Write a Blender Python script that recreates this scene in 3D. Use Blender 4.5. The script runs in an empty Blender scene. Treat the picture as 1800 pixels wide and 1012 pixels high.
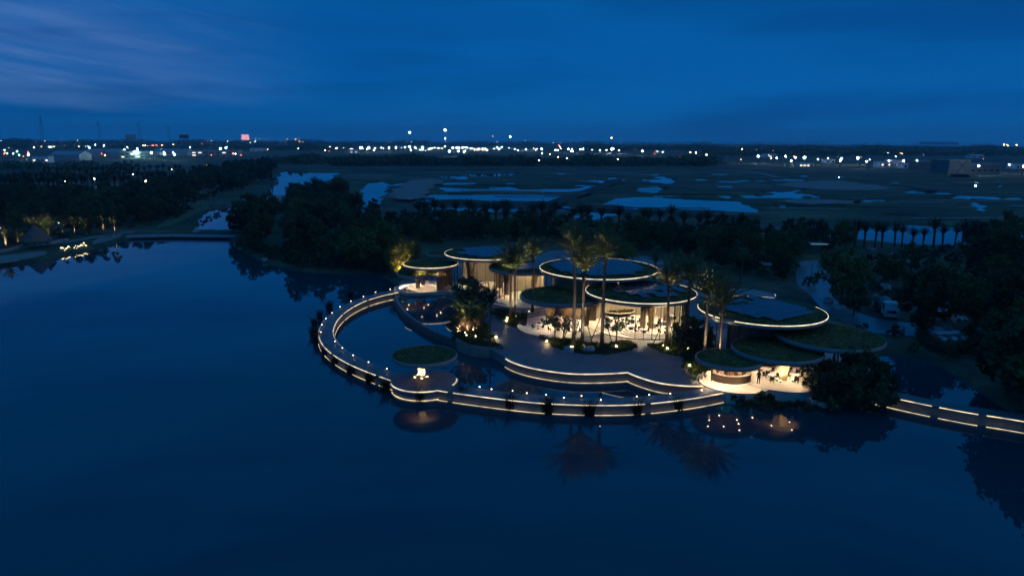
import bpy, math, random
import numpy as np
from mathutils import Vector, Matrix
R = math.radians
PI = math.pi
rnd = random.Random(7)
sc = bpy.context.scene
C = sc.collection

# ------------------------------------------------------------------ camera
CAMZ = 31.0
PITCH = 12.22
ROLL = 0.3
cam = bpy.data.cameras.new('camera')
cam.lens = 24.0; cam.sensor_width = 36.0; cam.clip_start = 1.0; cam.clip_end = 20000.0
camo = bpy.data.objects.new('camera', cam); C.objects.link(camo)
CM = Matrix.Rotation(R(90 - PITCH), 3, 'X') @ Matrix.Rotation(R(ROLL), 3, 'Z')
camo.matrix_world = Matrix.Translation((0, 0, CAMZ)) @ CM.to_4x4()
sc.camera = camo

# ------------------------------------------------------------------ world (dusk sky)
SKY = dict(gain=1.05)
w = bpy.data.worlds.new('World'); sc.world = w; w.use_nodes = True
nt = w.node_tree; nt.nodes.clear()
def N(t, **k):
    n = nt.nodes.new(t)
    for a, v in k.items(): setattr(n, a, v)
    return n
def L(a, b): nt.links.new(a, b)
def math_n(op, a, b=None, c=None, clamp=False):
    n = N('ShaderNodeMath', operation=op, use_clamp=clamp)
    for i, v in enumerate((a, b, c)):
        if v is None: continue
        if isinstance(v, (int, float)): n.inputs[i].default_value = v
        else: L(v, n.inputs[i])
    return n.outputs[0]
def mixc(fac, a, b, blend='MIX'):
    n = N('ShaderNodeMix', data_type='RGBA', blend_type=blend)
    for sock, v in ((n.inputs[0], fac), (n.inputs[6], a), (n.inputs[7], b)):
        if isinstance(v, (int, float)): sock.default_value = v
        elif isinstance(v, tuple): sock.default_value = (*v, 1.0)
        else: L(v, sock)
    return n.outputs[2]
SUN_AZ = -70.0        # the sun has set to the left of the frame
SUN_EL = -3.0
sky = N('ShaderNodeTexSky', sky_type='NISHITA', sun_disc=False)
sky.sun_elevation = R(SUN_EL); sky.sun_rotation = R(SUN_AZ)
sky.altitude = 0; sky.air_density = 1.0; sky.dust_density = 0.5; sky.ozone_density = 3.0
tc = N('ShaderNodeTexCoord'); sep = N('ShaderNodeSeparateXYZ'); L(tc.outputs['Generated'], sep.inputs[0])
az = math_n('ARCTAN2', sep.outputs[0], sep.outputs[1])
el = math_n('ARCSINE', sep.outputs[2])
eld = math_n('MULTIPLY', el, 180 / PI)
azd = math_n('MULTIPLY', az, 180 / PI)
# clear dusk blue by height above the horizon
rp = N('ShaderNodeValToRGB'); L(math_n('DIVIDE', eld, 90.0, clamp=True), rp.inputs[0])
e = rp.color_ramp.elements
e[0].position = 0.0; e[0].color = (0.0012, 0.103, 0.350, 1)
e[1].position = 1.0; e[1].color = (0.0010, 0.062, 0.215, 1)
for p, c in ((0.015, (0.0010, 0.101, 0.352)), (0.05, (0.0010, 0.098, 0.350)), (0.085, (0.0010, 0.084, 0.308)), (0.125, (0.0010, 0.069, 0.260)), (0.2, (0.0010, 0.086, 0.285)), (0.4, (0.0010, 0.100, 0.300))):
    q = e.new(p); q.color = (*c, 1)
# cloud streaks, stretched along the horizon and sloping gently
def streak(sa, se, slope, scale, detail, off):
    cb = N('ShaderNodeCombineXYZ')
    L(math_n('MULTIPLY', azd, sa), cb.inputs[0])
    L(math_n('MULTIPLY', math_n('ADD', eld, math_n('MULTIPLY', azd, slope)), se), cb.inputs[1])
    cb.inputs[2].default_value = off
    nz = N('ShaderNodeTexNoise'); nz.inputs['Scale'].default_value = scale; nz.inputs['Detail'].default_value = detail
    nz.inputs['Roughness'].default_value = 0.55
    L(cb.outputs[0], nz.inputs['Vector'])
    return nz.outputs[0]
def smooth(v, a, b):
    n = N('ShaderNodeMapRange', interpolation_type='SMOOTHSTEP'); L(v, n.inputs[0])
    n.inputs[1].default_value = a; n.inputs[2].default_value = b
    return n.outputs[0]
big = streak(0.045, 0.30, 0.12, 1.0, 4.0, 3.1)
fine = streak(0.11, 1.5, 0.16, 1.0, 7.0, 8.4)
# afterglow of the set sun, fading away from its azimuth and with height
glow = math_n('MULTIPLY', smooth(azd, -13.0, -38.0), smooth(eld, 14.0, 6.0))
bank = smooth(math_n('ADD', eld, math_n('MULTIPLY', math_n('SUBTRACT', big, 0.5), 3.0)), 2.2, 3.1)
g1 = math_n('MULTIPLY', glow, bank)
cl = math_n('ADD', math_n('ADD', math_n('MULTIPLY', smooth(big, 0.30, 0.72), 0.50), math_n('MULTIPLY', smooth(fine, 0.40, 0.78), 0.42)), 0.10)
g2 = math_n('MULTIPLY', g1, cl, clamp=True)
col = mixc(g2, rp.outputs[0], (0.098, 0.205, 0.47))
# faint bluish cloud cover elsewhere
soft = math_n('MULTIPLY', smooth(streak(0.03, 0.16, 0.05, 1.0, 5.0, 21.0), 0.40, 0.66), 0.60)
col = mixc(soft, col, (0.0012, 0.116, 0.395))
dark = math_n('MULTIPLY', smooth(streak(0.04, 0.33, -0.03, 1.0, 4.0, 40.0), 0.46, 0.70), 0.62)
col = mixc(dark, col, (0.001, 0.057, 0.228))
# the physical twilight sky tints it a little
col = mixc(1.0, col, mixc(1.0, sky.outputs[0], (0.0, 0.03, 0.12), 'MULTIPLY'), 'ADD')
bg = N('ShaderNodeBackground'); L(col, bg.inputs[0]); bg.inputs[1].default_value = SKY['gain']
wo = N('ShaderNodeOutputWorld'); L(bg.outputs[0], wo.inputs[0])

# warm fill added above the horizon as stand-in afterglow on the roofs: weak, wide
sl = bpy.data.lights.new('sun', 'SUN'); sl.energy = 0.14; sl.angle = R(60); sl.color = (1.0, 0.90, 0.72)
so = bpy.data.objects.new('sun', sl); C.objects.link(so)
so.rotation_euler = (R(64), 0, R(180 - SUN_AZ - 180))

vs = sc.view_settings
vs.view_transform = 'Standard'; vs.look = 'None'; vs.exposure = 0.0; vs.gamma = 1.0; vs.use_curve_mapping = False
cy = sc.cycles
cy.use_denoising = True
try: cy.denoiser = 'OPENIMAGEDENOISE'
except Exception: pass
cy.max_bounces = 6; cy.diffuse_bounces = 2; cy.glossy_bounces = 3; cy.transmission_bounces = 4; cy.transparent_max_bounces = 12
cy.sample_clamp_indirect = 6.0; cy.caustics_reflective = False; cy.caustics_refractive = False
cy.use_light_tree = True; cy.volume_bounces = 0; cy.volume_max_steps = 64
sc.render.film_transparent = False

# ------------------------------------------------------------------ helpers
def raydir(px, py):
    return CM @ Vector(((px - 900) / 1200.0, -(py - 506) / 1200.0, -1.0))
def at(px, py, z=0.0):
    d = raydir(px, py); t = (z - CAMZ) / d.z
    return Vector((d.x * t, d.y * t, z))
def dep(px, py, z=0.0):
    return (z - CAMZ) / raydir(px, py).z
def W2(pts, z=0.0):
    return [(at(x, y, z).x, at(x, y, z).y) for x, y in pts]
def spline(pts, n=8, closed=False):
    P = [np.array(p, float) for p in pts]; out = []
    m = len(P); rng = range(m) if closed else range(m - 1)
    for i in rng:
        if closed: a, b, c, d = P[i - 1], P[i], P[(i + 1) % m], P[(i + 2) % m]
        else: a, b, c, d = P[max(i - 1, 0)], P[i], P[i + 1], P[min(i + 2, m - 1)]
        for k in range(n):
            t = k / n
            out.append(tuple(0.5 * ((2 * b) + (c - a) * t + (2 * a - 5 * b + 4 * c - d) * t * t + (3 * b - a - 3 * c + d) * t ** 3)))
    if not closed: out.append(tuple(P[-1]))
    return out
def resample(pts, step):
    P = np.array(pts, float); d = np.hypot(*np.diff(P, axis=0).T); s = np.r_[0, np.cumsum(d)]
    n = max(2, int(s[-1] / step) + 1); t = np.linspace(0, s[-1], n)
    return [(a, b) for a, b in zip(np.interp(t, s, P[:, 0]), np.interp(t, s, P[:, 1]))]

class MB:
    def __init__(self): self.v = []; self.f = []; self.sm = []
    def add(self, vs, fs, smooth=False):
        o = len(self.v); self.v += [tuple(x) for x in vs]
        self.f += [tuple(i + o for i in f) for f in fs]; self.sm += [smooth] * len(fs)
        return self
    def box(self, x0, x1, y0, y1, z0, z1, M=None):
        v = [(x, y, z) for z in (z0, z1) for y in (y0, y1) for x in (x0, x1)]
        if M is not None: v = [tuple(M @ Vector(p)) for p in v]
        return self.add(v, [(0, 2, 3, 1), (4, 5, 7, 6), (0, 1, 5, 4), (1, 3, 7, 5), (3, 2, 6, 7), (2, 0, 4, 6)])
    def tube(self, pts, rad, n=6, cap=True, smooth=True):
        pts = [Vector(p) for p in pts]; vs = []; fs = []
        if not hasattr(rad, '__len__'): rad = [rad] * len(pts)
        for i, p in enumerate(pts):
            t = (pts[min(i + 1, len(pts) - 1)] - pts[max(i - 1, 0)]).normalized()
            u = t.cross(Vector((0.31, 0.95, 0.02)));
            if u.length < 1e-3: u = t.cross(Vector((1, 0, 0)))
            u.normalize(); v = t.cross(u)
            for k in range(n):
                a = 2 * PI * k / n; vs.append(p + (u * math.cos(a) + v * math.sin(a)) * rad[i])
        for i in range(len(pts) - 1):
            for k in range(n):
                fs.append((i * n + k, i * n + (k + 1) % n, (i + 1) * n + (k + 1) % n, (i + 1) * n + k))
        if cap: fs.append(tuple(range(n - 1, -1, -1))); fs.append(tuple(range((len(pts) - 1) * n, len(pts) * n)))
        return self.add(vs, fs, smooth)
    def lathe(self, prof, n=32, c=(0, 0, 0), a0=0, a1=2 * PI, smooth=True, closed=False):
        full = abs(a1 - a0 - 2 * PI) < 1e-6; m = n if full else n + 1; vs = []; fs = []
        for k in range(m):
            a = a0 + (a1 - a0) * k / n
            for r, z in prof: vs.append((c[0] + r * math.cos(a), c[1] + r * math.sin(a), c[2] + z))
        P = len(prof)
        for k in range(n):
            k2 = (k + 1) % m if full else k + 1
            for j in range(P if closed else P - 1):
                j2 = (j + 1) % P
                fs.append((k * P + j, k2 * P + j, k2 * P + j2, k * P + j2))
        if closed and not full:
            fs.append(tuple(range(P - 1, -1, -1))); fs.append(tuple(range(n * P, n * P + P)))
        return self.add(vs, fs, smooth)
    def prism(self, poly, z0, z1, bottom=False):
        n = len(poly)
        ar = sum(poly[i][0] * poly[(i + 1) % n][1] - poly[(i + 1) % n][0] * poly[i][1] for i in range(n))
        if ar < 0: poly = poly[::-1]
        v = [(x, y, z0) for x, y in poly] + [(x, y, z1) for x, y in poly]
        f = [tuple(range(n, 2 * n))] + [(i, (i + 1) % n, n + (i + 1) % n, n + i) for i in range(n)]
        if bottom: f.append(tuple(range(n - 1, -1, -1)))
        return self.add(v, f)
    def sweep(self, path, prof, z0=0.0, closed=True, caps=True, loop=False):
        # prof: (offset to the right of travel, z)
        P = np.array(path, float); n = len(P); vs = []; fs = []; m = len(prof)
        for i in range(n):
            if loop: t = P[(i + 1) % n] - P[i - 1]
            else: t = P[min(i + 1, n - 1)] - P[max(i - 1, 0)]
            t = t / (np.hypot(*t) + 1e-9); nn = np.array((t[1], -t[0]))
            for o, z in prof: vs.append((P[i][0] + nn[0] * o, P[i][1] + nn[1] * o, z0 + z))
        for i in range(n if loop else n - 1):
            i2 = (i + 1) % n
            for j in range(m if closed else m - 1):
                j2 = (j + 1) % m
                fs.append((i * m + j, i2 * m + j, i2 * m + j2, i * m + j2))
        if closed and caps and not loop:
            fs.append(tuple(range(m - 1, -1, -1))); fs.append(tuple(range((n - 1) * m, n * m)))
        return self.add(vs, fs)
    def mesh(self, name, mat=None):
        me = bpy.data.meshes.new(name); me.from_pydata(self.v, [], self.f)
        if any(self.sm): me.polygons.foreach_set('use_smooth', self.sm)
        if mat: me.materials.append(mat)
        me.update(); return me
    def build(self, name, mat, parent=None, loc=None):
        o = bpy.data.objects.new(name, self.mesh(name, mat)); C.objects.link(o)
        if parent: o.parent = parent
        if loc is not None: o.location = loc
        return o
def link(name, me, parent=None, loc=(0, 0, 0), rz=0.0, s=1.0):
    o = bpy.data.objects.new(name, me); C.objects.link(o); o.parent = parent
    o.location = loc; o.rotation_euler = (0, 0, rz); o.scale = (s, s, s) if not hasattr(s, '__len__') else s
    return o
def tag(o, label, cat, group=None, kind=None):
    o['label'] = label; o['category'] = cat
    if group: o['group'] = group
    if kind: o['kind'] = kind
    return o
def thing(name, label, cat, loc=(0, 0, 0), rz=0.0, group=None):
    o = bpy.data.objects.new(name, None); C.objects.link(o); o.location = loc; o.rotation_euler = (0, 0, rz)
    o.empty_display_size = 0.3
    return tag(o, label, cat, group)
def struct(o): o['kind'] = 'structure'; return o
def copy_tree(o, parent=None):
    c = o.copy(); C.objects.link(c); c.parent = parent
    for ch in o.children: copy_tree(ch, c)
    return c

# ------------------------------------------------------------------ materials
MATS = {}
def mat(name, col, rough=0.7, col2=None, scale=3.0, metal=0.0, bump=0.0, bscale=None, spec=0.5, objvar=0.0, ior=None, detail=5.0, coat=0.0, split=(0.35, 0.65)):
    m = bpy.data.materials.new(name); m.use_nodes = True; t = m.node_tree; b = t.nodes['Principled BSDF']
    b.inputs['Roughness'].default_value = rough; b.inputs['Metallic'].default_value = metal
    b.inputs['Specular IOR Level'].default_value = spec
    if coat: b.inputs['Coat Weight'].default_value = coat
    if ior: b.inputs['IOR'].default_value = ior
    b.inputs['Base Color'].default_value = (*col, 1)
    if col2 or bump:
        tcn = t.nodes.new('ShaderNodeTexCoord')
        nz = t.nodes.new('ShaderNodeTexNoise'); nz.inputs['Scale'].default_value = scale; nz.inputs['Detail'].default_value = detail
        t.links.new(tcn.outputs['Object'], nz.inputs['Vector'])
        out = None
        if col2:
            r = t.nodes.new('ShaderNodeValToRGB'); t.links.new(nz.outputs[0], r.inputs[0])
            r.color_ramp.elements[0].position = split[0]; r.color_ramp.elements[0].color = (*col, 1)
            r.color_ramp.elements[1].position = split[1]; r.color_ramp.elements[1].color = (*col2, 1)
            out = r.outputs[0]
            if objvar:
                oi = t.nodes.new('ShaderNodeObjectInfo'); hs = t.nodes.new('ShaderNodeHueSaturation')
                mr = t.nodes.new('ShaderNodeMapRange'); t.links.new(oi.outputs['Random'], mr.inputs[0])
                mr.inputs[3].default_value = 1 - objvar; mr.inputs[4].default_value = 1 + objvar
                t.links.new(mr.outputs[0], hs.inputs['Value']); t.links.new(out, hs.inputs['Color']); out = hs.outputs[0]
            t.links.new(out, b.inputs['Base Color'])
        if bump:
            nb = t.nodes.new('ShaderNodeTexNoise'); nb.inputs['Scale'].default_value = bscale or scale * 6; nb.inputs['Detail'].default_value = 4
            t.links.new(tcn.outputs['Object'], nb.inputs['Vector'])
            bp = t.nodes.new('ShaderNodeBump'); bp.inputs['Strength'].default_value = bump; bp.inputs['Distance'].default_value = 0.1
            t.links.new(nb.outputs[0], bp.inputs['Height']); t.links.new(bp.outputs[0], b.inputs['Normal'])
    MATS[name] = m; return m
def emit(name, col, strength, base=(0.8, 0.8, 0.8), uneven=0.0):
    m = bpy.data.materials.new(name); m.use_nodes = True; b = m.node_tree.nodes['Principled BSDF']
    b.inputs['Base Color'].default_value = (*base, 1); b.inputs['Emission Color'].default_value = (*col, 1)
    b.inputs['Emission Strength'].default_value = strength; MATS[name] = m
    if uneven:
        t = m.node_tree; tcn = t.nodes.new('ShaderNodeTexCoord'); nz = t.nodes.new('ShaderNodeTexNoise'); nz.inputs['Scale'].default_value = 0.9; nz.inputs['Detail'].default_value = 4
        mr = t.nodes.new('ShaderNodeMapRange'); mr.inputs[1].default_value = 0.3; mr.inputs[2].default_value = 0.7; mr.inputs[3].default_value = strength * (1 - uneven); mr.inputs[4].default_value = strength * (1 + uneven)
        t.links.new(tcn.outputs['Object'], nz.inputs['Vector']); t.links.new(nz.outputs[0], mr.inputs[0]); t.links.new(mr.outputs[0], b.inputs['Emission Strength'])
    return m
def leafmat(name, a, b_, var=0.35):
    m = mat(name, a, 0.6, b_, 1.3, spec=0.25, objvar=var)
    t = m.node_tree; b = t.nodes['Principled BSDF']; o = t.nodes['Material Output']
    tr = t.nodes.new('ShaderNodeBsdfTranslucent'); mx = t.nodes.new('ShaderNodeMixShader'); mx.inputs[0].default_value = 0.25
    src = b.inputs['Base Color'].links[0].from_socket
    t.links.new(src, tr.inputs[0]); t.links.new(b.outputs[0], mx.inputs[1]); t.links.new(tr.outputs[0], mx.inputs[2]); t.links.new(mx.outputs[0], o.inputs[0])
    return m

stone = mat('plaza_stone', (0.17, 0.168, 0.165), 0.55, (0.225, 0.22, 0.215), 0.35, bump=0.05, bscale=4)
pale_stone = mat('pale_stone', (0.56, 0.50, 0.42), 0.5, (0.64, 0.58, 0.49), 0.6)
wall_stone = mat('wall_stone', (0.24, 0.20, 0.16), 0.7, (0.31, 0.265, 0.21), 1.4, bump=0.2, bscale=6)
dark_stone = mat('dark_stone', (0.09, 0.085, 0.08), 0.6, (0.13, 0.12, 0.11), 1.5)
fascia = mat('fascia', (0.25, 0.24, 0.215), 0.6, (0.29, 0.275, 0.25), 0.8)
soffit = mat('soffit_wood', (0.20, 0.14, 0.085), 0.5, (0.26, 0.185, 0.11), 2.0)
plaster = mat('gold_plaster', (0.50, 0.36, 0.17), 0.6, (0.58, 0.43, 0.22), 1.0)
beige = mat('beige_wall', (0.42, 0.36, 0.28), 0.7, (0.48, 0.42, 0.33), 1.0)
brown = mat('brown_column', (0.22, 0.15, 0.085), 0.55, (0.27, 0.19, 0.11), 1.2)
bronze = mat('bronze', (0.17, 0.115, 0.07), 0.42, (0.21, 0.145, 0.09), 1.5, metal=0.3)
dark_metal = mat('dark_metal', (0.03, 0.03, 0.03), 0.45, metal=0.6)
white_paint = mat('white_paint', (0.72, 0.72, 0.72), 0.45)
panelmat = mat('solar_cell', (0.008, 0.016, 0.045), 0.2, (0.012, 0.022, 0.058), 0.4, spec=0.35)
frame_m = mat('panel_frame', (0.38, 0.38, 0.39), 0.45, metal=0.5)
roofgreen = leafmat('roof_sedum', (0.12, 0.15, 0.030), (0.30, 0.28, 0.085), 0.05)
for n_ in roofgreen.node_tree.nodes:
    if n_.type == 'TEX_NOISE': n_.inputs['Scale'].default_value = 0.7; n_.inputs['Detail'].default_value = 9
roofbed = mat('roof_substrate', (0.04, 0.06, 0.015), 0.95, (0.08, 0.09, 0.025), 3.0)
soil = mat('soil', (0.035, 0.03, 0.02), 0.9, (0.06, 0.05, 0.03), 2.0)
leaf = leafmat('leaf_dark', (0.038, 0.070, 0.026), (0.075, 0.115, 0.04), 0.5)
leaf2 = leafmat('leaf_mid', (0.06, 0.10, 0.024), (0.11, 0.145, 0.035), 0.4)
frondm = leafmat('frond', (0.09, 0.125, 0.05), (0.15, 0.18, 0.075), 0.2)
darkfrond = leafmat('frond_dark', (0.028, 0.045, 0.022), (0.05, 0.07, 0.03), 0.3)
bamboo_m = leafmat('bamboo_leaf', (0.13, 0.15, 0.025), (0.20, 0.20, 0.04), 0.15)
grassm = leafmat('grass_blade', (0.05, 0.085, 0.02), (0.10, 0.13, 0.03), 0.2)
reedm = leafmat('reed_blade', (0.025, 0.035, 0.018), (0.05, 0.055, 0.025), 0.2)
bark = mat('bark', (0.08, 0.06, 0.045), 0.9, (0.14, 0.11, 0.08), 4.0, bump=0.4, bscale=9)
palmbark = mat('palm_bark', (0.06, 0.042, 0.03), 0.9, (0.13, 0.095, 0.066), 5.0, bump=0.6, bscale=8)
rockm = mat('rock', (0.26, 0.26, 0.26), 0.85, (0.42, 0.41, 0.40), 1.3, bump=0.5, bscale=5)
thatch = mat('thatch', (0.13, 0.11, 0.09), 0.95, (0.22, 0.19, 0.16), 5.0, bump=0.6, bscale=20)
sand = mat('sand', (0.22, 0.20, 0.17), 0.9, (0.30, 0.27, 0.23), 0.25, bump=0.3, bscale=1.0)
asphalt = mat('asphalt', (0.12, 0.13, 0.14), 0.28, (0.17, 0.18, 0.19), 0.3, bump=0.04, bscale=8)
concrete = mat('concrete', (0.30, 0.30, 0.29), 0.8, (0.38, 0.37, 0.36), 0.5)
bluewall = mat('building_wall', (0.32, 0.33, 0.34), 0.8, (0.40, 0.40, 0.41), 0.2)
grey_render = mat('grey_render', (0.13, 0.14, 0.15), 0.85, (0.17, 0.18, 0.19), 0.2)
roof_sheet = mat('roof_sheet', (0.30, 0.33, 0.34), 0.5, (0.38, 0.41, 0.42), 0.1)
blackout = mat('window_dark', (0.02, 0.025, 0.03), 0.15, spec=0.8)
cloth = mat('dark_cloth', (0.02, 0.02, 0.022), 0.9)
skin = mat('skin', (0.35, 0.22, 0.16), 0.6)
upholst = mat('upholstery', (0.04, 0.035, 0.03), 0.8)
LEDW = emit('led_strip_roof', (1.0, 0.79, 0.47), 1.65, uneven=0.5)
LEDP = emit('led_strip_path', (1.0, 0.76, 0.40), 1.4, uneven=0.55)
DOWN = emit('downlight_lens', (1.0, 0.80, 0.56), 40.0)
DOT = emit('path_light_lens', (1.0, 0.72, 0.45), 12.0)
SPOTL = emit('spot_lens', (1.0, 0.78, 0.35), 60.0)
FLOODW = emit('floodlight_lens', (0.72, 0.97, 1.0), 170.0)
FLOODC = emit('cyan_floodlight_lens', (0.48, 0.98, 1.0), 330.0)
FLOODY = emit('warm_lamp_lens', (1.0, 0.62, 0.28), 40.0)
REDL = emit('tail_light_lens', (1.0, 0.12, 0.08), 22.0)
WINW = emit('lit_window', (1.0, 0.88, 0.65), 1.6)
# glass that mirrors at grazing angles and lets light through
def glassmat():
    m = bpy.data.materials.new('clear_glass'); m.use_nodes = True; t = m.node_tree; t.nodes.clear()
    o = t.nodes.new('ShaderNodeOutputMaterial'); g = t.nodes.new('ShaderNodeBsdfGlossy'); g.inputs['Roughness'].default_value = 0.03
    tr = t.nodes.new('ShaderNodeBsdfTransparent'); tr.inputs[0].default_value = (0.92, 0.95, 0.94, 1)
    f = t.nodes.new('ShaderNodeFresnel'); f.inputs[0].default_value = 1.5; mx = t.nodes.new('ShaderNodeMixShader')
    t.links.new(f.outputs[0], mx.inputs[0]); t.links.new(tr.outputs[0], mx.inputs[1]); t.links.new(g.outputs[0], mx.inputs[2]); t.links.new(mx.outputs[0], o.inputs[0])
    return m
glass = glassmat()
def watermat(name, col, bump, bscale, rough):
    m = bpy.data.materials.new(name); m.use_nodes = True; t = m.node_tree; b = t.nodes['Principled BSDF']
    b.inputs['Base Color'].default_value = (*col, 1); b.inputs['Roughness'].default_value = rough; b.inputs['IOR'].default_value = 1.55
    tcn = t.nodes.new('ShaderNodeTexCoord'); nz = t.nodes.new('ShaderNodeTexNoise'); nz.inputs['Scale'].default_value = bscale; nz.inputs['Detail'].default_value = 3
    t.links.new(tcn.outputs['Object'], nz.inputs['Vector'])
    n2 = t.nodes.new('ShaderNodeTexNoise'); n2.inputs['Scale'].default_value = 0.03; t.links.new(tcn.outputs['Object'], n2.inputs['Vector'])
    mr = t.nodes.new('ShaderNodeMapRange'); t.links.new(n2.outputs[0], mr.inputs[0]); mr.inputs[1].default_value = 0.35; mr.inputs[2].default_value = 0.7
    mr.inputs[3].default_value = rough * 0.5; mr.inputs[4].default_value = rough * 3.0
    t.links.new(mr.outputs[0], b.inputs['Roughness'])
    bp = t.nodes.new('ShaderNodeBump'); bp.inputs['Strength'].default_value = bump; bp.inputs['Distance'].default_value = 0.05
    t.links.new(nz.outputs[0], bp.inputs['Height']); t.links.new(bp.outputs[0], b.inputs['Normal'])
    return m
lakem = watermat('lake_water', (0.003, 0.060, 0.080), 0.010, 0.8, 0.016)
poolm = watermat('pool_water', (0.006, 0.07, 0.09), 0.006, 1.5, 0.025)
fountm = watermat('fountain_water', (0.03, 0.10, 0.085), 0.05, 4.0, 0.03)

# ------------------------------------------------------------------ terrain and water
LAND = 0.8
lake_px = [(-400, 580), (-150, 497), (0, 468), (50, 463), (100, 453), (150, 441), (200, 429), (228, 421), (300, 419), (400, 420), (412, 433), (440, 450), (480, 466),
           (540, 477), (610, 481), (660, 484), (695, 497), (720, 503), (790, 520), (830, 560), (850, 590), (880, 612), (940, 632), (1000, 640), (1100, 640),
           (1160, 655), (1230, 662), (1280, 694), (1350, 706), (1450, 712), (1530, 712), (1556, 692), (1556, 660), (1545, 622), (1600, 628), (1650, 642), (1700, 672), (1745, 702), (1792, 735), (1830, 765), (1900, 810), (2050, 850)]
LAKE = W2(lake_px) + [(160, 20), (160, -120), (-260, -120), (-260, 60)]
ponds_px = [
    [(330, 407), (405, 406), (425, 384), (455, 352), (482, 345), (500, 346), (540, 331), (588, 316), (592, 304), (495, 302), (488, 309), (476, 317), (490, 322), (474, 331), (470, 340), (440, 350), (398, 366), (374, 368), (350, 386)],
    [(640, 326), (665, 321), (688, 324), (683, 334), (672, 348), (652, 384), (636, 372), (633, 340)],
    [(768, 327), (800, 330), (900, 332), (1005, 331), (1064, 326), (1050, 333), (1005, 339), (900, 338), (780, 338)],
    [(750, 342), (800, 341), (900, 341), (1018, 342), (985, 356), (850, 354), (765, 351)],
    [(758, 365), (850, 363), (930, 367), (900, 375), (770, 372)],
    [(735, 380), (810, 382), (805, 391), (735, 389)],
    [(1057, 361), (1085, 348), (1110, 345), (1300, 353), (1335, 373), (1310, 375), (1150, 367)],
    [(1117, 338), (1125, 330), (1160, 328), (1172, 333), (1150, 340)],
    [(1158, 321), (1165, 313), (1185, 314), (1192, 320), (1175, 324)],
    [(1008, 382), (1030, 371), (1080, 373), (1110, 377), (1060, 385), (1030, 391)],
    [(1260, 386), (1312, 388), (1300, 397), (1262, 395)],
    [(1490, 410), (1520, 398), (1600, 394), (1700, 399), (1694, 432), (1600, 434), (1510, 422)],
    [(1748, 412), (1800, 388), (1900, 392), (1880, 440), (1800, 446), (1775, 420)],
    [(870, 371), (930, 373), (945, 369), (900, 366)],
    [(1395, 399), (1430, 403), (1440, 412), (1400, 410)],
    [(655, 395), (690, 394), (700, 402), (660, 404)],
    [(1000, 347), (1020, 340), (1040, 343), (1015, 352)],
    [(1700, 352), (1722, 356), (1745, 376), (1715, 372)],
    [(1390, 338), (1450, 345), (1438, 348), (1385, 341)],
]
PONDS = [np.array(W2(p)) for p in ponds_px]
def sdf_poly(X, Y, poly):
    P = np.array(poly); n = len(P); d = np.full(X.shape, 1e18); s = np.ones(X.shape)
    for i in range(n):
        a = P[i]; b = P[i - 1]
        ex, ey = b - a; wx, wy = X - a[0], Y - a[1]
        t = np.clip((wx * ex + wy * ey) / (ex * ex + ey * ey + 1e-12), 0, 1)
        bx, by = wx - ex * t, wy - ey * t
        d = np.minimum(d, bx * bx + by * by)
        c1 = Y >= a[1]; c2 = Y < b[1]; c3 = ex * wy > ey * wx
        flip = (c1 & c2 & c3) | (~c1 & ~c2 & ~c3)
        s = np.where(flip, -s, s)
    return s * np.sqrt(d)
LAKES = resample(spline(LAKE[:len(lake_px)], 5), 1.5) + LAKE[len(lake_px):]
def sstep(v, a, b):
    t = np.clip((v - a) / (b - a), 0, 1); return t * t * (3 - 2 * t)
def wob(X, Y):
    return 0.8 * np.sin(X * 0.21 + 1.3 * np.sin(Y * 0.13)) + 0.6 * np.sin(Y * 0.31 + X * 0.11) + 0.35 * np.sin(X * 0.83) * np.sin(Y * 0.71)
_ng = np.random.RandomState(4).rand(256, 256)
def vnoise(x, y):
    xi, yi = np.floor(x).astype(int), np.floor(y).astype(int); fx, fy = x - xi, y - yi
    fx = fx * fx * (3 - 2 * fx); fy = fy * fy * (3 - 2 * fy); g = lambda i, j: _ng[i % 256, j % 256]
    return (g(xi, yi) * (1 - fx) + g(xi + 1, yi) * fx) * (1 - fy) + (g(xi, yi + 1) * (1 - fx) + g(xi + 1, yi + 1) * fx) * fy
def fbm(x, y):
    return .5 * vnoise(x, y) + .27 * vnoise(x * 2.1 + 7, y * 2.1 + 3) + .15 * vnoise(x * 4.3 + 1, y * 4.3 + 9) + .08 * vnoise(x * 8.9, y * 8.9)
FIELD = np.array(W2([(600, 312), (690, 306), (1000, 303), (1300, 305), (1560, 312), (1900, 318), (1950, 392), (1740, 388), (1500, 390), (1250, 392), (1000, 378), (760, 372), (640, 352)]))
def flooded(X, Y):
    # shallow flood water standing in the paddies: low patches of the plain
    n = fbm(X / 34.0 + 3.3, Y / 17.0 + 1.7); m = sdf_poly(X, Y, FIELD)
    return (0.622 - n) * 60 + np.clip(12 - np.where(m < 0, -m, -50), 0, 99)
def landsd(X, Y, coarse=False):
    d = sdf_poly(X, Y, LAKES)
    D = np.hypot(X, Y)
    wb = wob(X, Y)
    for p in PONDS: d = np.minimum(d, sdf_poly(X, Y, p) + wb * np.clip(D / 250, 0.3, 2.4))
    D2 = np.hypot(X, Y)
    d = np.where((D2 > 230) & (D2 < 900), np.minimum(d, flooded(X, Y)), d)
    return d
def height(X, Y):
    d = landsd(X, Y)
    soft = np.clip(np.hypot(X, Y) / 160, 1, 4)
    h = LAND + 0.0 * X
    far = sstep(np.hypot(X, Y), 220, 600)
    h = h + far * 0.12 * np.sin(X * 0.05 + 2 * np.sin(Y * 0.017))
    return -1.0 + (h + 1.0) * sstep(d, -1.6 * soft, 1.1 * soft)
def gz(x, y):
    return float(height(np.array([x], float), np.array([y], float))[0])
def on_land(x, y, m=1.5):
    return float(landsd(np.array([x], float), np.array([y], float))[0]) > m
rs = [42.0]
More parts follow.
